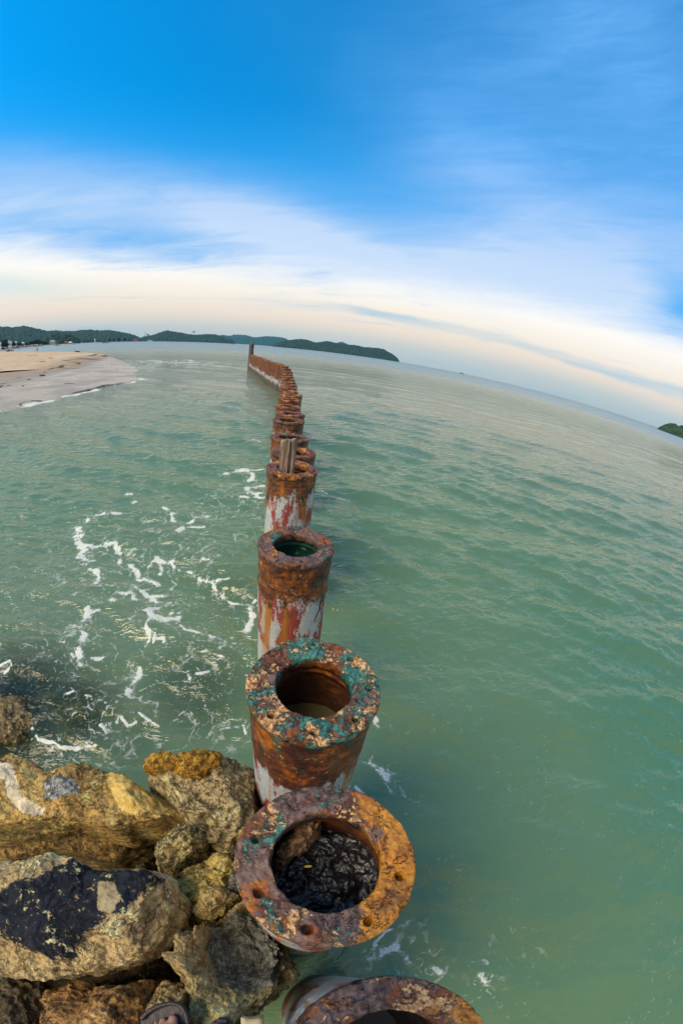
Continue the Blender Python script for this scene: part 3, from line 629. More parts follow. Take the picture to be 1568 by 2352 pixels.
def bore_mesh(seed, H, nu=120, depth=1.7, r=.19, Ri=.156):
    a = np.linspace(0, 2*math.pi, nu, endpoint=False)
    pr = np.array([(Ri+.006, -.05), (Ri+.012, -.07), (Ri+.004, -.085), (Ri+.014, -.1), (r-.01, -.13), (r, -.18)]+[(r, -.18-(depth-.18)*k/16) for k in range(1, 17)])
    A = np.repeat(a[None], len(pr), 0); R = np.repeat(pr[:, :1], nu, 1); Z = np.repeat(pr[:, 1:], nu, 1)
    c = np.stack([np.cos(A)*.2, np.sin(A)*.2, Z], -1); R = R+fbm(c, 14, 4, .6, seed)*.008
    return np.stack([np.cos(A)*R, np.sin(A)*R, Z], -1).reshape(-1, 3), gridf(nu, len(pr), True)[:, ::-1]
NEAR = [  # flange look, pipe look, bore look
 (dict(teal=.45, tan=.62, purple=.6, orange=.5, side=R_(-20)), dict(band=.12, rustfall=.0, redness=.25), 0., dict(ph=.55, slab=(2.4, .5, .006)), 'nearest rusty pile, cut by the bottom edge, dark still water in its bore'),
 (dict(teal=.58, tan=.66, purple=.8, orange=.4, side=R_(-8)), dict(band=.16, redness=.3), 0., dict(ph=.62, slab=(.75, .38, .007)), 'rusty pile with half its flange bright orange and wet black rubble in its bore'),
 (dict(teal=.85, tan=.78, purple=.5, orange=.0), dict(band=.3, rustfall=.12, redness=.55), 0., dict(ph=.1, slab=(1.95, .42, .013), Ri=.142), 'wide pile with a thick crust of flaking teal and tan paint on its flange'),
 (dict(teal=.5, tan=.25, purple=.75, orange=.45), dict(band=.30, redness=.62), 1.0, dict(ph=.35, Ri=.148), 'pile with a wet green bore and maroon, white and ochre streaks down its side'),
 (dict(teal=.3, tan=.35, purple=.45, orange=.7), dict(band=.26, redness=.6), 0., dict(ph=.2), 'orange-brown pile with two weathered wooden posts standing in its bore'),
 (dict(teal=.3, tan=.3, purple=.5, orange=.5), dict(band=.3, redness=.3), 0., {}, 'rusty pile directly behind the two wooden posts'),
 (dict(teal=.5, tan=.35, purple=.4, orange=.35), dict(band=.3, redness=.4), 0., {}, 'second rusty pile behind the wooden posts, with specks of pale green paint on its rim'),
 (dict(teal=.5, tan=.3, purple=.3, orange=.5), dict(band=.2, redness=.4), 0., {}, 'third pile behind the wooden posts, white and green paint flaking below its rusty flange'),
 (dict(teal=.2, tan=.4, purple=.2, orange=.6), dict(band=.3, redness=.3), 0., {}, 'fourth pile behind the wooden posts, its rim stepped out to the right'),
]
ORD = ['first', 'second', 'third', 'fourth', 'fifth', 'sixth', 'seventh', 'eighth', 'ninth', 'tenth', 'eleventh', 'twelfth', 'thirteenth', 'fourteenth', 'fifteenth', 'sixteenth', 'seventeenth', 'eighteenth', 'nineteenth', 'twentieth']
ORD += ['twenty-'+q for q in ORD[:9]]+['thirtieth', 'thirty-first', 'thirty-second', 'thirty-third']
GRP = 'rusted pipe piles of the old sea wall'
for i, (px, py, pz) in enumerate(PILES[:9]):
    fk, pk, gr, mk, lab = NEAR[i]
    t = tag(empty('rusty_pile', (px, py, pz), .0), lab, 'pile', GRP)
    hi = i < 5; sd = 3.7*i+1.3
    V, Fc = flange_mesh(sd, 300 if hi else 120, **mk)
    mesh('flange', V, Fc, flange_mat('flange_scale', sd, **fk), t)
    V, Fc = pipe_mesh(sd, pz, 220 if hi else 90, 150 if hi else 60)
    mesh('pipe', V, Fc, pipe_mat('pipe_paint', sd, **pk), t)
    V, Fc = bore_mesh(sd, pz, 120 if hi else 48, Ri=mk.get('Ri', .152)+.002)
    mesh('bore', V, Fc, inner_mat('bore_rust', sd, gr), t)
FMs = [flange_mat('flange_rust', 60+k*9, teal=.12, tan=.25, purple=.3, orange=.8) for k in range(2)]
PMs = [pipe_mat('pipe_streaks', 70+k*9, band=.75, rustfall=.30, redness=.3) for k in range(2)]
IM = inner_mat('bore_dark', 90)
proto = []
for k in range(2):
    t = empty('rusty_pile', (0, 0, 0))
    V, Fc = flange_mesh(80+k, 72, rough=1.5, bolts=0); mesh('flange', V, Fc, FMs[k], t)
    V, Fc = pipe_mesh(80+k, 1.6, 64, 40); mesh('pipe', V, Fc, PMs[k], t)
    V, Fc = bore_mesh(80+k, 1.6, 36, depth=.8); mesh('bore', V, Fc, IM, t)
    proto.append(t)
spots = []
for i, (px, py, pz) in enumerate(PILES[9:]):
    spots.append((px, py, pz, '%s rusty pile of the sea wall counted from the bottom edge, before its bend' % ORD[9+i]))
NW = 31; W0, W1 = np.array([-4.88, 23.1]), np.array([-12.0, 41.2]); rg = random.Random(5)
for k in range(NW):
    p = W0+(W1-W0)*k/(NW-1); zt = 1.62+rg.uniform(-.03, .03)+(.04 if k < 4 else 0)
    spots.append((p[0]+rg.uniform(-.02, .02), p[1], zt, '%s streaked pile beyond the bend, counted from the tall end post' % ORD[NW-1-k]))
for i, (x, y, z, lab) in enumerate(spots):
    src = proto[i % 2]
    if i < 2: t = src
    else:
        t = src.copy(); COL.objects.link(t)
        for ch in list(src.children):
            c = ch.copy(); COL.objects.link(c); c.parent = t
    t.location = (x, y, z); t.rotation_euler.z = rg.uniform(0, 6.28); t.scale = (1, 1, 1)
    tag(t, lab, 'pile', GRP)

# water and rubble standing in the bores
m, g = newmat('standing_water'); P = g.tc('Object')
g.out(g.bsdf((.012, .012, .014), .04, g.bump(g.noise(P, 5, 3), .12, .01), ior=1.33))
def disc(name, r, nu=64, nr=12, fn=None):
    a = np.linspace(0, 2*math.pi, nu, endpoint=False); rr = np.linspace(.0005, r, nr)
    A, Rr = np.meshgrid(a, rr); X, Y = np.cos(A)*Rr, np.sin(A)*Rr; Z = fn(X, Y) if fn else 0*X
    return np.stack([X, Y, Z], -1).reshape(-1, 3), gridf(nu, nr, True)
V, Fc = disc('w', .205)
o = mesh('pooled_water', V, Fc, m, loc=(.288, -.262, 1.515-.30)); tag(o, 'still black water inside the nearest pile', 'water')
m2, g = newmat('murky_water'); g.out(g.bsdf((.10, .085, .04), .08, ior=1.33))
V, Fc = disc('w', .205); o = mesh('pooled_water', V, Fc, m2, loc=(-.011, .93, 1.63-.36)); tag(o, 'murky olive water deep inside the pile with flaking teal paint', 'water')
m3, g = newmat('black_rubble'); P = g.tc('Object'); n = g.noise(P, 14, 4, .6, 1.8); n2 = g.noise(P, 60, 4, .7)
c = g.mix(g.rng(n2, .62, .72), g.mix(n, (.006, .006, .008), (.014, .014, .018)), (.05, .04, .035))
g.out(g.bsdf(c, g.mix(n, .02, .2), g.bump(add_(g, n, g.m('MULTIPLY', n2, .25)), .7, .02), ior=1.7))
def rub(X, Y): Pn = np.stack([X, Y, 0*X], -1); return fbm(Pn, 13, 4, .55)*.045+.015*sstep(fbm(Pn, 9, 2, .5, 4), 0, .15)
V, Fc = disc('r', .2, 140, 60, rub); o = mesh('wet_rubble', V, Fc, m3, loc=(.093, .31, 1.58-.25)); tag(o, 'wet black stones filling the bore of the half orange pile', 'rubble')
# ------------------------------------------------------------------ boulders
def rock_mat(name, seed, cols, speck=.5, dark=.5, patches=(), rough=.85, crust=.6):
    m, g = newmat(name); P = g.tc('Object')
    n = g.noise(P, 3.2, 6, .62, .5, w=seed); n1 = g.noise(P, 11, 6, .7, .4, w=seed+2); n2 = g.noise(P, 38, 5, .72, w=seed+4); n3 = g.noise(P, 110, 4, .7, w=seed+6)
    nz = g.sep(g.n('ShaderNodeNewGeometry').outputs['Normal'])[2]
    a, b, c_ = [tuple(min(.85, v*k) for v, k in zip(q, (2.3, 2.0, 1.5))) for q in cols]
    c = g.mix(g.rng(n, .38, .62), a, b); c = g.mix(g.rng(n1, .50, .68), c, c_)
    c = g.mix(g.m('MULTIPLY', g.rng(n2, .55, .42), dark*1.1), c, tuple(x*.16 for x in a)); c = g.mix(g.rng(n1, .42, .34, 0, .7), c, tuple(x*.25 for x in a))
    pt = g.rng(g.vor(P, 60), .28, .05); c = g.mix(g.m('MULTIPLY', g.rng(n3, .55, .70), speck), c, (.84, .74, .54))
    c = g.mix(g.m('MULTIPLY', g.rng(n3, .42, .30), .75), c, (.02, .018, .012))
    crv = g.rng(g.m('ABSOLUTE', g.m('SUBTRACT', g.noise(P, 4.5, 6, .65, 1.0, w=seed+9), .5)), .014, 0)
    c = g.mix(g.m('MULTIPLY', crv, .55), c, (.03, .022, .012))
    hh = add_(g, g.m('MULTIPLY', n1, 1.2), g.m('MULTIPLY', n2, .8), g.m('MULTIPLY', n3, .35), g.m('MULTIPLY', crv, -.5))
    for at_name, pa, pb, jag, hm in patches:
        f = g.rng(g.m('ADD', g.attr(at_name), g.m('MULTIPLY', g.m('SUBTRACT', g.mix(.5, n1, n2), .5), jag)), .46, .54)
        if hm < 0:      # tar: pale grit left showing through
            f = g.m('MULTIPLY', f, g.rng(g.m('ADD', n2, g.m('MULTIPLY', g.m('SUBTRACT', n1, .5), .6)), .64, .58))
        pc_ = g.mix(g.rng(n2, .4, .62), pa, pb)
        if hm > 0: pc_ = g.mix(g.rng(n1, .44, .36, 0, .35), pc_, tuple(x*.35 for x in pa)); pc_ = g.mix(g.rng(n3, .38, .3, 0, .4), pc_, (.05, .035, .015))
        c = g.mix(f, c, pc_); hh = g.m('MULTIPLY', hh, g.m('SUBTRACT', 1, g.m('MULTIPLY', f, .3 if hm > 0 else .1)))
    g.out(g.bsdf(c, rough, g.bump(hh, 1.0, .036*crust), spec=.35)); return m
def boulder(name, outline, ztop, thick, seed, mat, label, cat='boulder', e1=.5, e2=.55, tilt=(0, 0), res=(240, 150), facets=9, amp=.035, masks={}, dents=(), px=c4, flat=.0, fine=.010, taper=.0):
    O = np.array([at(*px(*p), ztop) for p in outline]); c0 = (O.max(0)+O.min(0))/2; Q = O-c0
    az = np.arctan2(Q[:, 1], Q[:, 0])
    A = np.linspace(-math.pi, math.pi, 361)
    Pd = np.concatenate([np.linspace(Q[i], Q[(i+1) % len(Q)], 40, endpoint=False) for i in range(len(Q))])
    pa = np.arctan2(Pd[:, 1], Pd[:, 0]); pr = np.hypot(*Pd.T); RA = np.zeros(360); bi = ((pa+math.pi)/(2*math.pi)*360).astype(int) % 360
    for i in range(360):
        s = pr[bi == i]; RA[i] = s.max() if len(s) else np.nan
    ok = ~np.isnan(RA); ii = np.arange(360); RA = np.interp(ii, np.r_[ii[ok]-360, ii[ok], ii[ok]+360], np.tile(RA[ok], 3))
    kk = np.ones(5)/5; RA = np.convolve(np.r_[RA[-2:], RA, RA[:2]], kk, 'valid')
    nu, nv = res
    th = np.linspace(-math.pi, math.pi, nu, endpoint=False)
    t = np.linspace(0, 1, nv); ph = math.pi/2-math.pi*(t**.9 if not flat else t**.8)
    T, Ph = np.meshgrid(th, ph); Rd = np.interp(T, (ii-180+.5)*math.pi/180, RA, period=2*math.pi)
    ch = np.abs(np.cos(Ph))**e1; sh = np.sign(np.sin(Ph))*np.abs(np.sin(Ph))**e2
    X = np.cos(T)*Rd*ch; Y = np.sin(T)*Rd*ch; Z = sh*thick/2
    low = np.clip(-Z/(thick/2), 0, 1); X *= 1-taper*low; Y *= 1-taper*low
    P = np.stack([X, Y, Z], -1); rg = np.random.RandomState(int(seed*10))
    ext = max(np.hypot(*Q.T)); 
    for _ in range(facets+5):
        nn = rg.normal(size=3); nn[2] = abs(nn[2])*.8+.15; nn /= np.linalg.norm(nn)
        sup = (P @ nn).max(); hh = sup-rg.uniform(.02, .10)*ext; d = P @ nn-hh
        P = P-np.clip(d, 0, None)[..., None]*nn*.85
    cen = np.stack([np.cos(T)*np.cos(Ph), np.sin(T)*np.cos(Ph), np.sin(Ph)], -1)
    nrm = P/np.array([ext, ext, thick*.5]); nrm /= np.linalg.norm(nrm, axis=-1)[..., None]+1e-6
    s1 = fbm(P, 2.6/ext*.55, 4, .5, seed); rdg = 1-np.abs(fbm(P, 3.4/ext*.6, 3, .5, seed+5))*2
    st_ = fbm(P, 6, 3, .55, seed+7); st_ = np.floor(st_*9)/9+sstep(st_*9-np.floor(st_*9), .0, .35)/9
    P = P+nrm*(s1*amp*2.2+(rdg-.7)*amp*1.1+st_*amp*1.1+fbm(P, 13, 4, .6, seed+3)*fine*2.2+fbm(P, 42, 3, .6, seed+4)*fine*1.0)[..., None]
    P[..., 2] += P[..., 0]*tilt[0]+P[..., 1]*tilt[1]
    wx, wy = P[..., 0]+c0[0], P[..., 1]+c0[1]; up = sstep(nrm[..., 2], -.1, .25)
    attrs = {}
    for k, (poly, soft) in masks.items():
        pl = [at(*px(*p), ztop) for p in poly]; attrs[k] = (pmask(wx, wy, pl, soft)*up).ravel()
    for poly, soft, dep in dents:
        pl = [at(*px(*p), ztop) for p in poly]; P[..., 2] -= pmask(wx, wy, pl, soft)*up*dep
    o = mesh(name, P.reshape(-1, 3), gridf(nu, nv, True)[:, ::-1], mat, attrs=attrs, loc=(c0[0], c0[1], ztop-thick/2))
    return tag(o, label, cat, 'boulders of the breakwater')
TAN = ((.17, .115, .04), (.34, .235, .09), (.50, .37, .17)); OCH = ((.17, .09, .012), (.36, .20, .025), (.52, .32, .06))
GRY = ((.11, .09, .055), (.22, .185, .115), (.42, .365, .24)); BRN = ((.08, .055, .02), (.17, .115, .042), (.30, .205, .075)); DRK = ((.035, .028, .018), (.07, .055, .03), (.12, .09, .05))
AO = [(-250,440),(0,418),(60,430),(150,440),(240,480),(330,482),(500,462),(560,480),(610,520),(640,545),(730,540),(780,515),(870,530),(950,575),(1020,640),(1090,720),(1165,790),(1160,830),(1000,850),(800,860),(700,900),(560,880),(460,860),(200,850),(0,870),(-250,880)]
boulder('boulder', AO, 1.0, .42, 1.3, rock_mat('rock_long', 1, TAN, .6, .6, [('gold', (.58, .36, .07), (.84, .60, .20), .8, 1), ('cream', (.66, .52, .32), (.86, .74, .52), .8, 1), ('shell', (.10, .10, .095), (.60, .57, .50), .9, 1)]),
    'long tan boulder at the left edge with a smooth golden face and a cream streak', res=(340, 190), facets=6, tilt=(0, -.05), dents=[([(120,560),(250,560),(480,650),(450,760),(300,760),(140,700)], .02, -.015), ([(610,520),(640,545),(690,700),(760,830),(700,900),(600,800)], .07, .03)],
    masks=dict(gold=([(610,535),(730,545),(780,520),(870,540),(940,590),(1000,640),(1090,740),(1150,790),(1000,800),(830,800),(740,830),(690,740),(640,650)], .06),
               cream=([(-200,500),(0,505),(60,520),(110,640),(150,740),(270,790),(240,830),(140,830),(70,760),(40,640),(-200,600)], .07), shell=([(260,640),(330,600),(440,610),(475,660),(440,730),(330,760),(270,720)], .04)), e1=.42, e2=.6)
boulder('boulder', [(-250,820),(0,830),(300,820),(600,850),(900,850),(900,950),(880,1080),(700,1110),(500,1070),(300,1030),(50,1070),(-250,1080)], .72, .8, 2.1, rock_mat('rock_under', 3, BRN, .5, .7),
    'dark speckled boulder under the front edge of the long tan boulder', e1=.5, amp=.03, facets=5)
BO = [(830,425),(1000,430),(1150,372),(1300,348),(1420,360),(1500,400),(1550,500),(1575,700),(1540,820),(1400,1000),(1230,960),(1100,850),(1000,700),(850,560),(815,510)]
boulder('boulder', BO, 1.02, 1.3, 3.7, rock_mat('rock_granite', 5, GRY, .9, .7), 'large grey speckled boulder leaning against the pile with teal paint', res=(280, 220), e1=.45, e2=.45, facets=8, tilt=(-.02, .05))
boulder('rock_ledge', [(845,428),(930,425),(1030,475),(1100,432),(1200,415),(1320,420),(1310,520),(1200,570),(1120,565),(1030,525),(900,525),(830,515)], 1.10, .16, 4.4, rock_mat('rock_ochre', 7, OCH, .3, .7, crust=1.2), 'orange-brown ledge of rock on top of the large grey boulder', cat='rock', e1=.6, e2=.8, facets=4, amp=.012, res=(180, 90))
boulder('boulder', [(880,1040),(890,1000),(980,940),(1060,870),(1140,830),(1210,850),(1222,940),(1200,1000),(1080,1080),(980,1145),(900,1130)], 1.0, .32, 5.2, rock_mat('rock_small', 9, ((.15, .13, .07), (.27, .23, .12), (.42, .38, .24)), .6, .8), 'small oblong rock wedged below the tip of the long tan boulder', cat='rock', e1=.75, e2=.8, facets=7, amp=.012, res=(170, 110), tilt=(.1, .1))
boulder('boulder', [(1090,1090),(1170,1040),(1280,1000),(1350,1020),(1420,1060),(1440,1140),(1400,1200),(1450,1300),(1400,1370),(1250,1460),(1100,1470),(1060,1420),(1040,1250),(1050,1160)], .98, .9, 6.1, rock_mat('rock_olive', 11, ((.20, .155, .05), (.34, .27, .09), (.48, .40, .18)), .5, .7), 'yellow-brown knobbly boulder between the black-stained slab and the half orange pile', e1=.6, e2=.6, facets=7, amp=.03, res=(220, 150))
boulder('boulder', [(1190,1250),(1330,1240),(1440,1300),(1330,1400),(1230,1440),(1150,1400)], 1.08, .35, 6.9, rock_mat('rock_pale', 13, ((.30, .24, .11), (.42, .35, .18), (.55, .48, .30)), .6, .5, crust=1.2), 'pale lumpy rock on the near side of the yellow-brown boulder', cat='rock', e1=.75, e2=.8, amp=.02, facets=4, res=(150, 90))
boulder('boulder', [(970,1150),(1040,1140),(1085,1180),(1060,1235),(1000,1240),(955,1200)], .95, .3, 7.7, rock_mat('rock_knob', 15, BRN, .5, .7), 'small brown rock touching the tip of the black-stained slab', cat='rock', e1=.8, e2=.9, amp=.012, res=(110, 70), facets=5)
EO = [(-220,1085),(0,1075),(150,1042),(240,1025),(400,1032),(520,1080),(640,1107),(860,1122),(960,1160),(1035,1260),(1050,1370),(1015,1500),(960,1570),(880,1640),(700,1720),(450,1780),(250,1800),(150,1825),(0,1790),(-220,1760)]
boulder('boulder', EO, 1.26, .42, 8.3, rock_mat('rock_slab', 17, ((.22, .165, .09), (.34, .265, .155), (.48, .40, .27)), .7, .5, [('tar', (.008, .010, .016), (.022, .026, .038), 1.3, -1), ('hole', (.30, .22, .11), (.48, .38, .22), 1.3, 1)]),
    'broad flat boulder stained with a big patch of black tar', res=(340, 190), e1=.38, e2=.62, facets=5, amp=.02, tilt=(0, -.04),
    masks=dict(tar=([(-40,1330),(60,1230),(230,1210),(300,1130),(400,1070),(560,1100),(640,1120),(860,1135),(960,1190),(880,1250),(820,1330),(740,1420),(640,1420),(560,1500),(480,1560),(400,1690),(250,1690),(100,1620),(-20,1560)], .09),
               hole=([(580,1230),(680,1220),(700,1290),(720,1350),(650,1430),(560,1400)], .04)))
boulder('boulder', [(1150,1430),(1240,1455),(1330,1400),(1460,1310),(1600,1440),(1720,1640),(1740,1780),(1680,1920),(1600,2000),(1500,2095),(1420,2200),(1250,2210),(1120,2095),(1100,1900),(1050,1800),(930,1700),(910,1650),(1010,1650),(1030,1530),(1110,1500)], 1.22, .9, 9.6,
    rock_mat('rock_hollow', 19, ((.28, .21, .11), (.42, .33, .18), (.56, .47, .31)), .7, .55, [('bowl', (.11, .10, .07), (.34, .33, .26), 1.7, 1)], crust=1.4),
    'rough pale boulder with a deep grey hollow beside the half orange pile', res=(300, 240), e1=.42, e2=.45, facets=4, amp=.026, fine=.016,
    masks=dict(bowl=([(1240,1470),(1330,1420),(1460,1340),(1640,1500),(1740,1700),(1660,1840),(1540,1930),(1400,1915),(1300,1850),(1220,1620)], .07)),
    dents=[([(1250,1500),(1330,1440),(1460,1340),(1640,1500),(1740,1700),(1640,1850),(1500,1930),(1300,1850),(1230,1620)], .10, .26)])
boulder('boulder', [(-220,1790),(0,1790),(170,1830),(185,1950),(205,2095),(205,2250),(-220,2260)], 1.0, .7, 10.2, rock_mat('rock_low', 21, DRK, .4, .7), 'dark brown boulder in the bottom left corner', facets=7)
boulder('boulder', [(185,1890),(450,1865),(640,1880),(785,1850),(800,2000),(760,2100),(740,2260),(215,2260)], 1.12, .6, 11.4, rock_mat('rock_rust', 23, ((.16, .09, .035), (.28, .17, .07), (.38, .26, .13)), .4, .7), 'rust-brown boulder below the black-stained slab at the bottom edge', facets=8, e1=.4)
boulder('boulder', [(850,1920),(900,1880),(1050,1860),(1100,1900),(1125,2060),(1130,2300),(800,2300),(790,2060)], 1.20, .7, 12.1, rock_mat('rock_foot', 25, ((.14, .11, .05), (.22, .17, .08), (.36, .29, .16)), .6, .8), 'mottled boulder that the sandalled foot stands on', facets=8, amp=.02)
boulder('dark_slab', [(180,1830),(500,1770),(800,1700),(860,1750),(700,1850),(450,1890),(200,1890)], .88, .12, 13.3, rock_mat('rock_dark', 27, DRK, .2, .5), 'thin dark slab in the gap under the black-stained boulder', cat='rock', res=(140, 60), amp=.012)  # slab of rock in the same dark tones as the corner boulder
boulder('boulder', [(1355,1235),(1380,1180),(1450,1180),(1475,1290),(1400,1290),(1360,1265)], 1.0, .3, 14.8, rock_mat('rock_grey', 29, ((.13, .13, .12), (.2, .2, .19), (.3, .3, .28)), .3, .3), 'smooth little grey stone next to the half orange pile', cat='stone', e1=.8, e2=.9, amp=.008, res=(110, 70), facets=3)
boulder('boulder', [(1425,900),(1460,875),(1510,870),(1530,940),(1490,985),(1440,990)], 1.12, .4, 15.9, rock_mat('rock_wedge', 31, TAN, .6, .6), 'small tan stone wedged between two piles and the grey boulder', cat='stone', e1=.8, e2=.9, amp=.01, res=(110, 70), facets=4)
MOSS = rock_mat('rock_wet', 33, ((.07, .055, .03), (.14, .11, .055), (.26, .21, .11)), .8, .7, rough=.5)
boulder('boulder', [(-170,90),(0,50),(80,38),(150,50),(200,110),(225,180),(235,260),(150,330),(0,400),(-170,400)], .12, .9, 16.4, MOSS, 'round brown boulder awash at the left edge', e1=.7, e2=.7, facets=4, amp=.03)
boulder('boulder', [(330,120),(400,80),(500,90),(560,150),(600,230),(560,320),(450,350),(350,330),(310,230)], .02, .7, 17.2, MOSS, 'brown boulder just under the water beside the one awash', e1=.7, e2=.7, facets=4, amp=.02)
boulder('boulder', [(0,380),(150,300),(250,280),(340,370),(260,460),(100,440),(0,440)], -.07, .7, 18.8, MOSS, 'sunken boulder between the one awash and the long tan boulder', e1=.7, e2=.7, facets=4, amp=.02)
boulder('boulder', [(950,1040),(1050,1020),(1150,1080),(1170,1200),(1080,1270),(960,1230),(920,1130)], -.12, .7, 19.3, rock_mat('rock_deep', 35, ((.02, .03, .05), (.03, .04, .06), (.05, .06, .08)), .1, .3), 'blue-black boulder under the water left of the teal painted pile', e1=.7, e2=.8, facets=4, amp=.02, px=c6)
# core of the breakwater down the gaps, coloured dark to deepen the shade there
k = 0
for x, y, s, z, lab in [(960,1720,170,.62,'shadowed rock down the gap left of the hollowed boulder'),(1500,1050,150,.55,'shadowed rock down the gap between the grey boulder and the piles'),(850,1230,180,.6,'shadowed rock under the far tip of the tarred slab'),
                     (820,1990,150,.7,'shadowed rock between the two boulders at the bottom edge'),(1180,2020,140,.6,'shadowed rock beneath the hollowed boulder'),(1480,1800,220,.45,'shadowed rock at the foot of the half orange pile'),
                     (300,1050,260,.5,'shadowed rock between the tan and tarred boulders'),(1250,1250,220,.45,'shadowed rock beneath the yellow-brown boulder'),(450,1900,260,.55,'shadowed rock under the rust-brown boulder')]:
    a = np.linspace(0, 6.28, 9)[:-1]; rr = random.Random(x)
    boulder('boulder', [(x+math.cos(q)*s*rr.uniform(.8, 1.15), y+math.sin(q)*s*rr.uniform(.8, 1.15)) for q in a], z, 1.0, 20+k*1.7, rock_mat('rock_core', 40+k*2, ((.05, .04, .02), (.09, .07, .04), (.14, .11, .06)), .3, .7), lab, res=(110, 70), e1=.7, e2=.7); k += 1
# ------------------------------------------------------------------ smaller things
def plain(name, col, rough=.7, var=.25, sc_=8, bump_=.3, metal=0.):
    m, g = newmat(name); P = g.tc('Object'); n = g.noise(P, sc_, 5, .65)
    g.out(g.bsdf(g.mix(g.rng(n, .3, .7), tuple(x*(1-var) for x in col), tuple(min(1, x*(1+var)) for x in col)), rough, g.bump(n, bump_, .01), metal=metal)); return m
def bmo(name, bm, mat, parent=None, loc=None, smooth=False):
    me = bpy.data.meshes.new(name); bm.normal_update(); bm.to_mesh(me); bm.free(); me.materials.append(mat)
    if smooth: me.polygons.foreach_set('use_smooth', np.ones(len(me.polygons), bool))
    o = bpy.data.objects.new(name, me); COL.objects.link(o)
    if parent: o.parent = parent
    if loc is not None: o.location = loc
    return o
def box(bm, c, s, rz=0, bev=0, rx=0):
    r = bmesh.ops.create_cube(bm, size=1, matrix=Matrix.Translation(c) @ Matrix.Rotation(rz, 4, 'Z') @ Matrix.Rotation(rx, 4, 'X') @ Matrix.Diagonal((*s, 1)))
    if bev:
        es = list({e for v in r['verts'] for e in v.link_edges}); bmesh.ops.bevel(bm, geom=es, offset=bev, segments=2, affect='EDGES')
def cyl(bm, c, r1, r2, h, seg=16, rot=None):
    M_ = Matrix.Translation(c)
    if rot: M_ = M_ @ rot
    bmesh.ops.create_cone(bm, cap_ends=True, segments=seg, radius1=r1, radius2=r2, depth=h, matrix=M_ @ Matrix.Translation((0, 0, h/2)))
# wooden posts
m, g = newmat('weathered_wood'); P = g.tc('Object'); Pw = g.v('MULTIPLY', P, (1, 1, .06))
n = g.noise(Pw, 60, 5, .65, .6); n2 = g.noise(P, 7, 4, .6)
c = g.mix(g.rng(n, .35, .65), (.10, .07, .05), (.40, .32, .26)); c = g.mix(g.rng(n2, .45, .65, 0, .7), c, (.28, .13, .045))
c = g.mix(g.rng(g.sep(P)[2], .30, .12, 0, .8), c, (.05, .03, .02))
g.out(g.bsdf(c, .85, g.bump(n, .9, .008))); WOOD = m
def post(name, x, y, z0, z1, wx, wy, rz, lab, seed, bite=.02, cat='post', mat=WOOD, tilt=(0, 0)):
    nz = 40; pr = []
    for k, (sx, sy) in enumerate([(-1, -1), (1, -1), (1, 1), (-1, 1)]):
        sx2, sy2 = [(-1, -1), (1, -1), (1, 1), (-1, 1)][(k+1) % 4]
        for q in np.linspace(.06, .94, 9): pr.append(((sx+(sx2-sx)*q)*wx/2, (sy+(sy2-sy)*q)*wy/2))
    pr = np.array(pr); nu = len(pr); H = z1-z0; rows = []
    for k in range(nz+1):
        z = H*k/nz; rows.append(np.c_[pr, np.full(nu, z)])
    rows.append(np.c_[pr*.8, np.full(nu, H+.004)]); rows.append(np.c_[pr*.02, np.full(nu, H+.006)])
    V = np.array(rows); nn = fbm(V, 1.2/wx, 3, .5, seed); top_ = sstep(V[..., 2], H*.8, H)
    V[..., 0] *= 1+nn*.16; V[..., 1] *= 1+nn*.12; V[..., 2] += top_*(fbm(V*np.array([1, 1, 0]), .8/wx, 2, .5, seed+4))*bite*2
    V[..., 0] += V[..., 2]*tilt[0]; V[..., 1] += V[..., 2]*tilt[1]
    o = mesh(name, V.reshape(-1, 3), gridf(nu, len(V), True), mat, loc=(x, y, z0)); o.rotation_euler.z = rz; return tag(o, lab, cat)
p5x, p5y, p5z = PILES[4]
def ztop_at(px, py, d): return CAMH+math.tan(azel(px, py)[1])*d
for (cx, cy, wx, wy, dd, rz, lab, sd) in [(687, 1222, .088, .06, 3.43, .12, 'broad squared wooden post standing in the orange-brown pile', 1.), (773, 1210, .052, .07, 3.45, -.2, 'narrow split wooden post with a ragged top beside the broad one', 5.)]:
    a_, e_ = azel(*c2(cx, cy)); x, y = math.sin(a_)*dd, math.cos(a_)*dd
    post('wooden_post', x, y, 1.0, ztop_at(*c2(cx, cy), dd), wx, wy, rz, lab, sd)
pe = W1+(W1-W0)/np.linalg.norm(W1-W0)*.62
m = plain('dark_timber', (.10, .075, .06), .85, .5, 3)
post('tall_post', pe[0]-.06, pe[1], -.8, ztop_at(583, 789, float(np.hypot(*pe))), .40, .40, -.35, 'tall dark square post at the far end of the pile wall', 9., mat=m)
# lump and leaf in the bore of the orange pile
CH = rock_mat('bore_lump', 71, ((.10, .06, .035), (.2, .13, .08), (.34, .25, .17)), .4, .6)
boulder('concrete_lump', [(325,500),(340,400),(400,330),(500,285),(575,290),(560,350),(500,400),(430,460),(370,520)], 1.47, .22, 31.3, CH, 'broken concrete lump stuck inside the bore of the half orange pile', cat='lump', px=c5, res=(140, 90), amp=.016, facets=9, fine=.012, e1=.45, e2=.5, tilt=(.35, -.2))
def leaf(px, py, z, L, rz, lab, col):
    a = np.linspace(-1, 1, 9); V = []; 
    for t in a: w_ = .32*(1-t*t)**.8+.01; V += [(t*L/2, -w_*L/2, .01*L*math.sin(t*4)), (t*L/2, 0, -.06*L), (t*L/2, w_*L/2, .05*L)]
    F = [(3*i+j, 3*i+3+j, 3*i+4+j, 3*i+1+j) for i in range(8) for j in (0, 1)]
    x, y = at(px, py, z); o = mesh('leaf', V, F, plain('leaf_skin', col, .6), loc=(x, y, z+.012)); o.rotation_euler.z = rz
    mo = o.modifiers.new('thickness', 'SOLIDIFY'); mo.thickness = .0012; tag(o, lab, 'leaf')
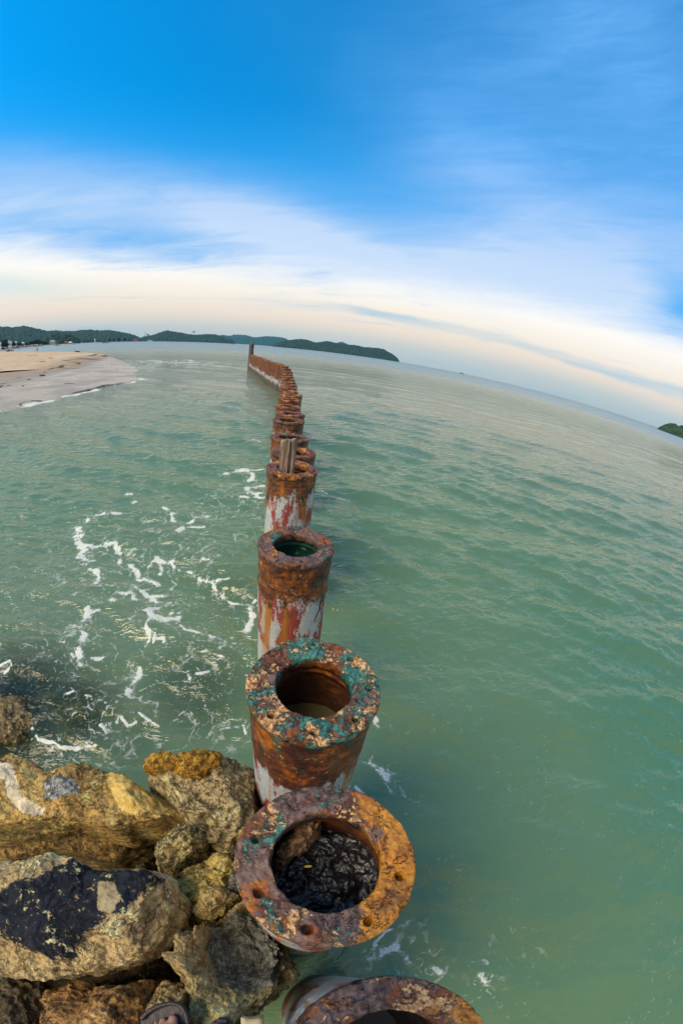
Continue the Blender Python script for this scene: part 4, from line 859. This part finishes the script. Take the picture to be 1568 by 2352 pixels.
leaf(*c5(497, 573), 1.36, .026, .2, 'tiny yellow leaf on the wet black rubble', (.65, .48, .03))
leaf(1156, 1410, .0, .10, 1.2, 'orange leaf floating on the green water', (.6, .25, .03))

# ---- far shore: trees, houses, umbrellas, boats
LEAFM = forest_mat('tree_leaves', (.022, .06, .028), (.06, .12, .045), .35)
BARK = plain('bark', (.10, .07, .05))
def tree_proto(seed, h=1.0, wide=.55, palm=False):
    rg = np.random.RandomState(seed); t = empty('broadleaf_tree', (0, 0, 0))
    bm = bmesh.new(); cyl(bm, (0, 0, 0), .035, .018, .6, 8)
    for k in range(4):
        a = k*1.6+rg.rand(); cyl(bm, (0, 0, .34+.05*k), .014, .006, .3, 6, Matrix.Rotation(a, 4, 'Z') @ Matrix.Rotation(.8, 4, 'Y'))
    bmo('trunk', bm, BARK, t)
    V = []; F = []
    cl = [(rg.normal()*.2*wide, rg.normal()*.2*wide, .62+rg.normal()*.14, rg.uniform(.12, .22)) for _ in range(13)]
    for cx, cy, cz, r in cl:
        for _ in range(70):
            d = rg.normal(size=3); d /= np.linalg.norm(d); p = np.array([cx, cy, cz])+d*r*rg.uniform(.55, 1.08)*np.array([1.15, 1.15, .85])
            u = rg.normal(size=3); u /= np.linalg.norm(u); w_ = np.cross(u, d); w_ /= np.linalg.norm(w_)+1e-6; s = rg.uniform(.025, .05)
            b_ = len(V); V += [p-u*s-w_*s*.6, p+u*s-w_*s*.6, p+u*s*.7+w_*s*.7, p-u*s*.7+w_*s*.7]; F.append((b_, b_+1, b_+2, b_+3))
    mesh('crown', np.array(V), F, LEAFM, t, smooth=False); return t
TP = [tree_proto(s) for s in (1, 2, 3)]; used = [False]*3
tr = []
rg = random.Random(8)
for x, y, hh in [(5,205,1.2),(22,192,1.5),(40,196,1.6),(62,206,1.35),(88,216,1.0),(112,212,1.1),(135,207,1.15),(160,216,.9),(182,218,.85),(205,222,.8),(228,212,1.0),(250,222,.75),(275,202,1.1),(298,194,1.2),(322,190,1.25),(345,200,1.05),(372,205,.95),
                 (400,208,.8),(452,212,.6),(520,212,.6),(548,210,.6),(640,212,.6),(668,205,.8),(690,214,.5),(730,200,.6),(760,196,.6),(800,198,.55),(850,197,.5),(900,196,.5),(945,186,.8),(985,184,.8),(1030,178,.9),(1075,180,.85),(1120,184,.8),(1160,190,.6),(1320,192,.4)]: tr.append((x, y))
for i, (x, y) in enumerate(tr):
    a_, e_ = azel(*ba(x, y)); d = shoreD(a_)+rg.uniform(30, 60)+(70 if x > 720 else 0); z = 1.5
    H = CAMH+math.tan(e_)*d-z; H = max(H, 5); k = i % 3
    if not used[k]: t = TP[k]; used[k] = True
    else:
        t = TP[k].copy(); COL.objects.link(t)
        for ch in list(TP[k].children): c = ch.copy(); COL.objects.link(c); c.parent = t
    t.location = (math.sin(a_)*d, math.cos(a_)*d, z); s = H/.95; t.scale = (s*1.35, s*1.35, s); t.rotation_euler.z = rg.uniform(0, 6)
    w_ = ORD[i] if i < len(ORD) else 'thirty-%s' % ORD[i-30]
    tag(t, '%s shore tree from the left edge, in the dark line behind the far beach' % w_, 'tree', 'trees along the far shore')
WH = plain('white_wall', (.75, .76, .76), .7, .08); RDR = plain('red_roof', (.45, .10, .06), .7); GRYR = plain('grey_roof', (.35, .37, .38), .7); PALE = plain('pale_wall', (.45, .48, .45), .7, .1); WIN = plain('dark_window', (.03, .04, .05), .3)
def house(x0, x1, yt, lab, wall=WH, roof=GRYR, d_=20, hip=True, stor=2, name='house', cat='house'):
    a0, e0 = azel(*ba(x0, yt)); a1, _ = azel(*ba(x1, yt)); a_ = (a0+a1)/2; d = shoreD(a_)+d_; W = (a1-a0)*d; z = 1.4; H = max(3.2, CAMH+math.tan(e0)*d-z)
    t = tag(empty(name, (math.sin(a_)*d, math.cos(a_)*d, z), -a_), lab, cat)
    rh = H*.28; bm = bmesh.new(); box(bm, (0, 0, (H-rh)/2), (W, W*.6+3, H-rh)); bmo('wall', bm, wall, t)
    bm = bmesh.new(); D2 = (W*.6+3)/2+.4; X2 = W/2+.4
    vs = [bm.verts.new(v) for v in [(-X2, -D2, H-rh), (X2, -D2, H-rh), (X2, D2, H-rh), (-X2, D2, H-rh), (-X2*(.5 if hip else 1), 0, H), (X2*(.5 if hip else 1), 0, H)]]
    for f in [(0, 1, 5, 4), (2, 3, 4, 5), (0, 4, 3), (1, 2, 5), (3, 2, 1, 0)]: bm.faces.new([vs[i] for i in f])
    bmo('roof', bm, roof, t)
    nw = max(2, int(W/4))
    for sy in range(stor):
        for k in range(nw):
            bm = bmesh.new(); box(bm, (-W/2+(k+.5)*W/nw, -(W*.3+1.5)-.03, (H-rh)*(sy+.55)/stor), (W/nw*.45, .1, (H-rh)/stor*.45)); bmo('window', bm, WIN, t)
house(72, 88, 199, 'white block house with a grey roof among the trees on the left'); house(90, 106, 205, 'smaller white house right beside the white block house', d_=24)
house(0, 14, 212, 'low white house at the left edge of the far shore', d_=18); house(126, 150, 205, 'pale low house half hidden behind shore trees', wall=PALE, d_=28)
house(183, 215, 213, 'long dull green roofed shed behind the beach', wall=PALE, d_=22, stor=1); house(430, 480, 198, 'long pale building at the foot of the dark wooded knoll', wall=PALE, d_=24)
house(553, 586, 208, 'small red roofed pavilion left of the white tent', roof=RDR, wall=RDR, d_=12, stor=1)
house(1150, 1192, 192, 'reddish building at the far end of the bay', wall=RDR, roof=RDR, d_=40, stor=1); house(1275, 1296, 193, 'white hall on the headland shore', d_=30, stor=1); house(1300, 1318, 197, 'low white shed beside the white hall on the headland', d_=30, stor=1)
# white marquee
a_, e_ = azel(*ba(608, 205)); d = shoreD(a_)+8; bm = bmesh.new(); H = CAMH+math.tan(e_)*d-1.2
t = tag(empty('marquee', (math.sin(a_)*d, math.cos(a_)*d, 1.2), -a_), 'white peaked tent on the far beach below the knoll', 'tent')
cyl(bm, (0, 0, H*.45), H*1.25, H*.5, H*.15, 8); cyl(bm, (0, 0, H*.6), H*.5, .1, H*.4, 8); bmo('canopy', bm, plain('canvas', (.85, .85, .82), .7, .05), t)
for k in range(4):
    bm = bmesh.new(); q = k*math.pi/2+.78; cyl(bm, (math.cos(q)*H*.95, math.sin(q)*H*.95, 0), .12, .12, H*.5, 6); bmo('pole', bm, GRYR, t)
# tower block, mast, tank, parasail
a_, e_ = azel(*ba(819, 185)); d = shoreD(a_)+60; H = CAMH+math.tan(e_)*d-1.5
t = tag(empty('tower_block', (math.sin(a_)*d, math.cos(a_)*d, 1.5), -a_), 'slim white tower on the shore beneath the long ridge', 'tower')
bm = bmesh.new(); box(bm, (0, 0, H/2), (3.2, 3.2, H)); bmo('wall', bm, WH, t); bm = bmesh.new(); cyl(bm, (0, 0, H), 2.0, .2, 1.6, 4); bmo('roof', bm, GRYR, t)
a_, e_ = azel(*ba(1253, 119)); _, e2 = azel(*ba(1253, 168)); d = 2850; z0 = CAMH+math.tan(e2)*d-12; H = CAMH+math.tan(e_)*d-z0
t = tag(empty('radio_mast', (math.sin(a_)*d, math.cos(a_)*d, z0)), 'thin lattice radio mast on the ridge', 'mast'); bm = bmesh.new()
for q in range(3): cyl(bm, (math.cos(q*2.1)*2.2, math.sin(q*2.1)*2.2, 0), .9, .5, H, 5)
for k in range(14): box(bm, (0, 0, H*(k+.5)/14), (4.6, .7, .7), k*1.05)
bmo('lattice', bm, GRYR, t)
a_, e_ = azel(*ba(1273, 139)); _, e2 = azel(*ba(1273, 158)); z0 = CAMH+math.tan(e2)*d-15; H = CAMH+math.tan(e_)*d-z0
t = tag(empty('water_tower', (math.sin(a_)*d, math.cos(a_)*d, z0)), 'round headed water tower beside the radio mast', 'tower')
DG = plain('dark_grey', (.12, .13, .14)); bm = bmesh.new(); cyl(bm, (0, 0, 0), 2.2, 1.6, H-10, 10); bmo('stem', bm, DG, t); bm = bmesh.new(); cyl(bm, (0, 0, H-14), 3, 8, 7, 14); cyl(bm, (0, 0, H-7), 8, 3, 6, 14); bmo('tank', bm, DG, t)
a_, e_ = azel(*bb(101, 129)); d = 1700; z0 = CAMH+math.tan(e_)*d
t = tag(empty('parasail', (math.sin(a_)*d, math.cos(a_)*d, z0), -a_), 'small dark parasail in the air over the headland', 'parasail')
bm = bmesh.new(); bmesh.ops.create_uvsphere(bm, u_segments=16, v_segments=10, radius=6); bmesh.ops.delete(bm, geom=[v for v in bm.verts if v.co.z < -.5], context='VERTS'); bmesh.ops.solidify(bm, geom=bm.faces[:], thickness=.3); bmo('canopy', bm, DG, t)
for k in range(6):
    bm = bmesh.new(); q = k*1.047; v0 = Vector((math.cos(q)*5.8, math.sin(q)*5.8, 0)); v1 = Vector((0, 0, -12)); dv = v0-v1; cyl(bm, v1, .12, .12, dv.length, 4, dv.to_track_quat('Z', 'Y').to_matrix().to_4x4()); bmo('line', bm, DG, t)
# boats
def boat(x, y, L, lab, hull, cab, rz=0., name='boat', topx=None, canopy=True, px=None, d=None):
    a_, e_ = azel(x, y); d = d or min(2200, CAMH/max(1e-5, math.tan(-e_)))
    t = tag(empty(name, (math.sin(a_)*d, math.cos(a_)*d, -.05), -a_+rz), lab, 'boat')
    V = []; n = 9
    for i in range(n):
        s = i/(n-1)*2-1; w_ = L*.15*(1-abs(s)**2.6)+.02*L; zt = L*(.09+.06*s*s)
        V += [(s*L/2, -w_, zt), (s*L/2*.9, -w_*.45, -.1), (s*L/2*.9, w_*.45, -.1), (s*L/2, w_, zt), (s*L/2*.97, w_*.85, zt-.03*L), (s*L/2*.97, -w_*.85, zt-.03*L)]
    F = [(6*i+j, 6*i+6+j, 6*i+6+(j+1) % 6, 6*i+(j+1) % 6) for i in range(n-1) for j in range(6)]+[(5, 4, 3, 2, 1, 0), tuple(6*(n-1)+j for j in range(6))]
    mesh('hull', V, F, hull, t, smooth=False)
    bm = bmesh.new(); box(bm, (-L*.12, 0, L*.14), (L*.3, L*.17, L*.14), bev=.01*L); bmo('cabin', bm, cab, t)
    if canopy:
        bm = bmesh.new(); box(bm, (-L*.05, 0, L*.27), (L*.55, L*.22, L*.02))
        for sx in (-.3, .2):
            for sy in (-.09, .09): box(bm, (L*sx, L*sy, L*.18), (L*.015, L*.015, L*.17))
        bmo('canopy', bm, GRYR, t)
RB = plain('red_paint', (.38, .06, .05), .5); BB = plain('dark_hull', (.05, .06, .07), .5); GB = plain('green_paint', (.05, .2, .14), .5)
boat(*ba(88, 297), 6.2, 'red and green boat moored behind the sand spit', RB, GB, .1, d=330)
boat(*ba(502, 245), 9, 'low dark boat close to the far beach', BB, GRYR, .1, d=720); boat(*ba(905, 221), 12, 'red boat anchored off the far beach', RB, RB, .1, d=830); boat(*ba(932, 221), 8, 'small red boat just right of the anchored red boat', RB, WH, .3, d=850, canopy=False)
boat(*ba(640, 233), 8, 'small reddish boat drawn up below the knoll', RB, WH, .2, d=800, canopy=False)
boat(*bb(427, 227), 10, 'tiny boat off the tip of the headland', BB, DG, .2, d=1500); boat(*bb(877, 257), 10, 'leftmost tiny boat in front of the dark island', BB, WH, .2, d=1500); boat(*bb(1010, 267), 9, 'second tiny boat from the left before the dark island', BB, WH, .2, d=1500, canopy=False)
boat(*bb(1218, 290), 9, 'third tiny boat from the left before the dark island', WH, WH, .2, d=1500, canopy=False); boat(*bb(1290, 298), 9, 'rightmost tiny boat in front of the dark island', WH, WH, .2, d=1500)
boat(*bc(840, 298), 26, 'lone dark fishing boat on the open horizon', BB, DG, .1, d=2000)
# beach umbrellas and huts as specks along the far beach
UC = [plain('umbrella_cloth', c, .7, .05) for c in [(.7, .68, .66), (.45, .10, .12), (.12, .18, .4), (.6, .5, .4), (.35, .2, .35)]]
UN = ['white', 'red', 'blue', 'tan', 'purple']; rg = random.Random(3); POLE = DG; up = []
for i in range(30):
    x = 6+i*12.2+rg.uniform(-4, 4); y = np.interp(x, [0, 150, 250, 400, 560, 720], [278, 256, 247, 238, 229, 219]); a_, _ = azel(*ba(x, y)); d = shoreD(a_)+rg.uniform(4, 14); k = rg.randrange(5)
    if i < 5:
        t = empty('beach_umbrella', (0, 0, 0)); bm = bmesh.new(); cyl(bm, (0, 0, 0), .05, .05, 2.3, 6); bmo('pole', bm, POLE, t); bm = bmesh.new(); cyl(bm, (0, 0, 1.9), 1.7, .1, .8, 10); bmo('canopy', bm, UC[i], t); up.append(t); k = i
    else:
        t = up[k].copy(); COL.objects.link(t)
        for ch in list(up[k].children): c = ch.copy(); COL.objects.link(c); c.parent = t
    t.location = (math.sin(a_)*d, math.cos(a_)*d, .9); t.scale = (1.3,)*3
    tag(t, '%s speck-like umbrella, %s from the left on the far beach' % (UN[k], ORD[i]), 'umbrella', 'umbrellas on the far beach')
# seaweed heaps on the sand
SW = plain('seaweed', (.035, .028, .012), .8, .5, 20)
for i, (bx_, by_, r, lab) in enumerate([(428, 380, .34, 'largest dark clump of seaweed at the edge of the wet sand'), (432, 399, .10, 'tiny clump of seaweed just below the largest one'), (291, 420, .2, 'round dark clump of seaweed left of the largest one'), (788, 264, .4, 'dark clump of seaweed high on the sand spit'),
                                   (775, 139, .9, 'dark driftweed on the crest of the sand spit'), (232, 479, .1, 'small weed scrap on the glossy wet sand'), (455, 347, .22, 'flat weed scrap above the largest clump')]):
    x, y = at(*b5(bx_, by_), .12); rg_ = np.random.RandomState(i+3); V = []; F = []
    for _ in range(170):
        d = rg_.normal(size=3); d /= np.linalg.norm(d); p = d*np.array([1, .8, .42])*r*rg_.uniform(.3, 1); p[2] = abs(p[2]); u = rg_.normal(size=3); u /= np.linalg.norm(u); w_ = np.cross(u, d); s = r*rg_.uniform(.12, .3)
        b_ = len(V); V += [p-u*s-w_*s*.3, p+u*s-w_*s*.3, p+u*s+w_*s*.3, p-u*s+w_*s*.3]; F.append((b_, b_+1, b_+2, b_+3))
    tag(mesh('seaweed_clump', np.array(V), F, SW, loc=(x, y, .10)), lab, 'seaweed')

# ---- people
def skin(name, joints, edges, mat, parent=None, sub=2, loc=(0, 0, 0)):
    me = bpy.data.meshes.new(name); me.from_pydata([j[0] for j in joints], edges, []); o = bpy.data.objects.new(name, me); COL.objects.link(o)
    if parent: o.parent = parent
    o.location = loc; sk = o.modifiers.new('skin', 'SKIN'); sk.use_smooth_shade = True
    for i, j in enumerate(joints):
        r = j[1] if isinstance(j[1], tuple) else (j[1], j[1]); v = me.skin_vertices[0].data[i]; v.radius = r; v.use_root = (i == 0)
    sb = o.modifiers.new('smooth', 'SUBSURF'); sb.levels = sb.render_levels = sub; me.materials.append(mat); return o
SKIN = plain('skin', (.36, .17, .11), .5, .12, 30, .1); SHIRT = plain('dark_cloth', (.06, .05, .07), .9); REDC = plain('red_cloth', (.4, .07, .05), .9); KH = plain('khaki_cloth', (.52, .42, .23), .9, .12, 40, .4)
# walker on the sand spit
x, y = at(*ba(323, 296), .40)
t = tag(empty('person', (x, y, .36)), 'person in a red top standing on the crest of the sand spit', 'person')
J = [((0, 0, .95), .13), ((0, 0, 1.2), .13), ((0, 0, 1.42), .15), ((0, 0, 1.52), .055), ((0, 0, 1.65), .09), ((0, 0, 1.74), .07), ((.1, 0, .88), .09), ((.12, .02, .48), .06), ((.12, 0, .08), .045), ((.13, -.1, .04), .035),
     ((-.1, 0, .88), .09), ((-.13, .03, .48), .06), ((-.14, 0, .08), .045), ((-.15, -.1, .04), .035), ((.2, 0, 1.4), .055), ((.26, 0, 1.12), .042), ((.25, -.08, .88), .03), ((-.2, 0, 1.4), .055), ((-.26, 0, 1.12), .042), ((-.25, -.08, .88), .03)]
Eg = [(0, 1), (1, 2), (2, 3), (3, 4), (4, 5), (0, 6), (6, 7), (7, 8), (8, 9), (0, 10), (10, 11), (11, 12), (12, 13), (2, 14), (14, 15), (15, 16), (2, 17), (17, 18), (18, 19)]
skin('body', J, Eg, SKIN, t, 1)
skin('shirt', [((0, 0, .98), .155), ((0, 0, 1.2), .15), ((0, 0, 1.43), .165), ((.2, 0, 1.41), .07), ((.24, 0, 1.2), .06), ((-.2, 0, 1.41), .07), ((-.24, 0, 1.2), .06)], [(0, 1), (1, 2), (2, 3), (3, 4), (2, 5), (5, 6)], REDC, t, 1)
skin('trousers', [((0, 0, .94), .15), ((.1, 0, .85), .105), ((.125, .02, .48), .08), ((-.1, 0, .85), .105), ((-.13, .03, .48), .08)], [(0, 1), (1, 2), (0, 3), (3, 4)], SHIRT, t, 1)
# the photographer: left foot shows at the bottom edge
def foot_px(x, y): return (298.8+x*.2287, 2232.4+y*.2287)
zf = 1.245
b0 = np.array(at(*foot_px(432, 440), zf)); b1 = np.array(at(*foot_px(420, 330), zf)); fwd = (b1-b0)/np.linalg.norm(b1-b0); rt = np.array([fwd[1], -fwd[0]])
def fp(f, r, z): q = b0+fwd*f+rt*r; return (q[0], q[1], zf+z)
t = tag(empty('person', (*fp(-.15, -.02, 0)[:2], zf)), 'photographer whose sandalled left foot shows at the bottom edge', 'person')
def rel(L): o_ = np.array(t.location); return [((p[0]-o_[0], p[1]-o_[1], p[2]-o_[2]), r) for p, r in L]
hip = np.array([-.16, -.70, 2.08]); 
J = [(tuple(hip), .13), ((-.15, -.66, 2.3), .125), ((-.13, -.58, 2.55), .14), ((-.11, -.50, 2.66), .055), ((-.10, -.44, 2.80), (.085, .09)), ((-.10, -.42, 2.90), .075),
     ((hip[0]-.10, hip[1], 2.02), .085), (fp(-.30, -.02, .45), .058), (fp(-.23, -.02, .09), .042), (fp(-.10, -.018, .042), (.040, .03)), (fp(-.045, -.012, .026), (.042, .020)),
     (fp(-.012, .004, .020), .0145), (fp(.006, .006, .020), .0125), (fp(-.022, -.024, .018), .0105), (fp(-.006, -.026, .016), .009), (fp(-.032, -.046, .017), .0095), (fp(-.020, -.049, .015), .008), (fp(-.042, -.064, .016), .009), (fp(-.034, -.067, .014), .0075), (fp(-.054, -.08, .015), .008), (fp(-.048, -.084, .013), .007),
     (fp(-.24, -.02, .03), .034),
     ((hip[0]+.10, hip[1], 2.02), .085), ((.06, -.72, 1.68), .058), ((.04, -.80, 1.30), .042), ((.05, -.70, 1.25), .035), ((.05, -.62, 1.235), .03),
     ((-.30, -.58, 2.52), .052), ((-.30, -.42, 2.40), .04), ((-.13, -.26, 2.62), .03), ((-.07, -.20, 2.70), .035), ((.06, -.56, 2.52), .052), ((.12, -.40, 2.40), .04), ((.08, -.26, 2.62), .03), ((.05, -.20, 2.70), .035)]
Eg = [(0, 1), (1, 2), (2, 3), (3, 4), (4, 5), (0, 6), (6, 7), (7, 8), (8, 9), (9, 10), (10, 11), (11, 12), (10, 13), (13, 14), (10, 15), (15, 16), (10, 17), (17, 18), (10, 19), (19, 20), (8, 21), (0, 22), (22, 23), (23, 24), (24, 25), (25, 26), (2, 27), (27, 28), (28, 29), (29, 30), (2, 31), (31, 32), (32, 33), (33, 34)]
skin('body', rel(J), Eg, SKIN, t, 2)
skin('trousers', rel([(tuple(hip), .15), ((hip[0]-.10, hip[1], 1.98), .105), (fp(-.30, -.02, .52), .085), ((hip[0]+.10, hip[1], 1.98), .105), ((.06, -.72, 1.72), .085)]), [(0, 1), (1, 2), (0, 3), (3, 4)], SHIRT, t, 1)
skin('shirt', rel([((-.155, -.68, 2.16), .15), ((-.15, -.66, 2.3), .142), ((-.13, -.58, 2.54), .155), ((-.30, -.58, 2.53), .065), ((-.30, -.46, 2.42), .055), ((.06, -.56, 2.53), .065), ((.12, -.44, 2.42), .055)]), [(0, 1), (1, 2), (2, 3), (3, 4), (2, 5), (5, 6)], SHIRT, t, 1)
# sandal
LTH = plain('dark_leather', (.035, .022, .022), .45, .3, 40, .5)
so_ = [(.045, .0), (.040, .028), (.018, .042), (-.05, .046), (-.14, .036), (-.24, .034), (-.28, .01), (-.285, -.02), (-.27, -.05), (-.20, -.06), (-.12, -.075), (-.06, -.102), (-.02, -.098), (.012, -.07), (.034, -.036)]
t2 = empty('sandal', fp(0, 0, 0)); t2.parent = t; t2.location = [a-b for a, b in zip(fp(0, 0, 0), t.location)]
bm = bmesh.new(); rel2 = lambda f, r, z: Vector([a-b for a, b in zip(fp(f, r, z), fp(0, 0, 0))])
vb = [bm.verts.new(rel2(f, r, -.016)) for f, r in so_]; bm.faces.new(vb); ex = bmesh.ops.extrude_face_region(bm, geom=bm.faces[:]); bmesh.ops.translate(bm, verts=[v for v in ex['geom'] if isinstance(v, bmesh.types.BMVert)], vec=(0, 0, .022))
bmesh.ops.recalc_face_normals(bm, faces=bm.faces[:]); sole = bmo('sole', bm, LTH, t2); bv = sole.modifiers.new('round', 'BEVEL'); bv.width = .006; bv.segments = 3
pts = [(f*.97+.0, r*.97, .012) for f, r in so_[-3:]+so_[:4]]
skin('toe_rim', [(tuple(rel2(*p)), (.009, .011)) for p in pts], [(i, i+1) for i in range(len(pts)-1)], LTH, t2, 1)
skin('strap', [(tuple(rel2(*p)), (.016, .005)) for p in [(-.05, .044, .0), (-.042, .03, .034), (-.038, -.005, .046), (-.045, -.045, .042), (-.06, -.08, .03), (-.065, -.1, .0)]], [(i, i+1) for i in range(5)], LTH, t2, 1)
# khaki bag with black trim
x, y = at(*foot_px(1290, 520), 1.27)
t = tag(empty('bag', (x, y-.12, 1.16), .15), 'corner of a khaki cloth bag with black trim at the bottom edge', 'bag')
bm = bmesh.new(); box(bm, (0, 0, .08), (.15, .27, .16), bev=.045); bmesh.ops.subdivide_edges(bm, edges=bm.edges[:], cuts=3, use_grid_fill=True)
for v in bm.verts: v.co += v.co.normalized()*.012*float(perlin(np.array([[v.co.x*22, v.co.y*22, v.co.z*22]]))[0])
bmo('pouch', bm, KH, t, smooth=True)
bm = bmesh.new(); box(bm, (-.085, .03, .07), (.05, .19, .12), bev=.012); bmo('pocket', bm, SHIRT, t)
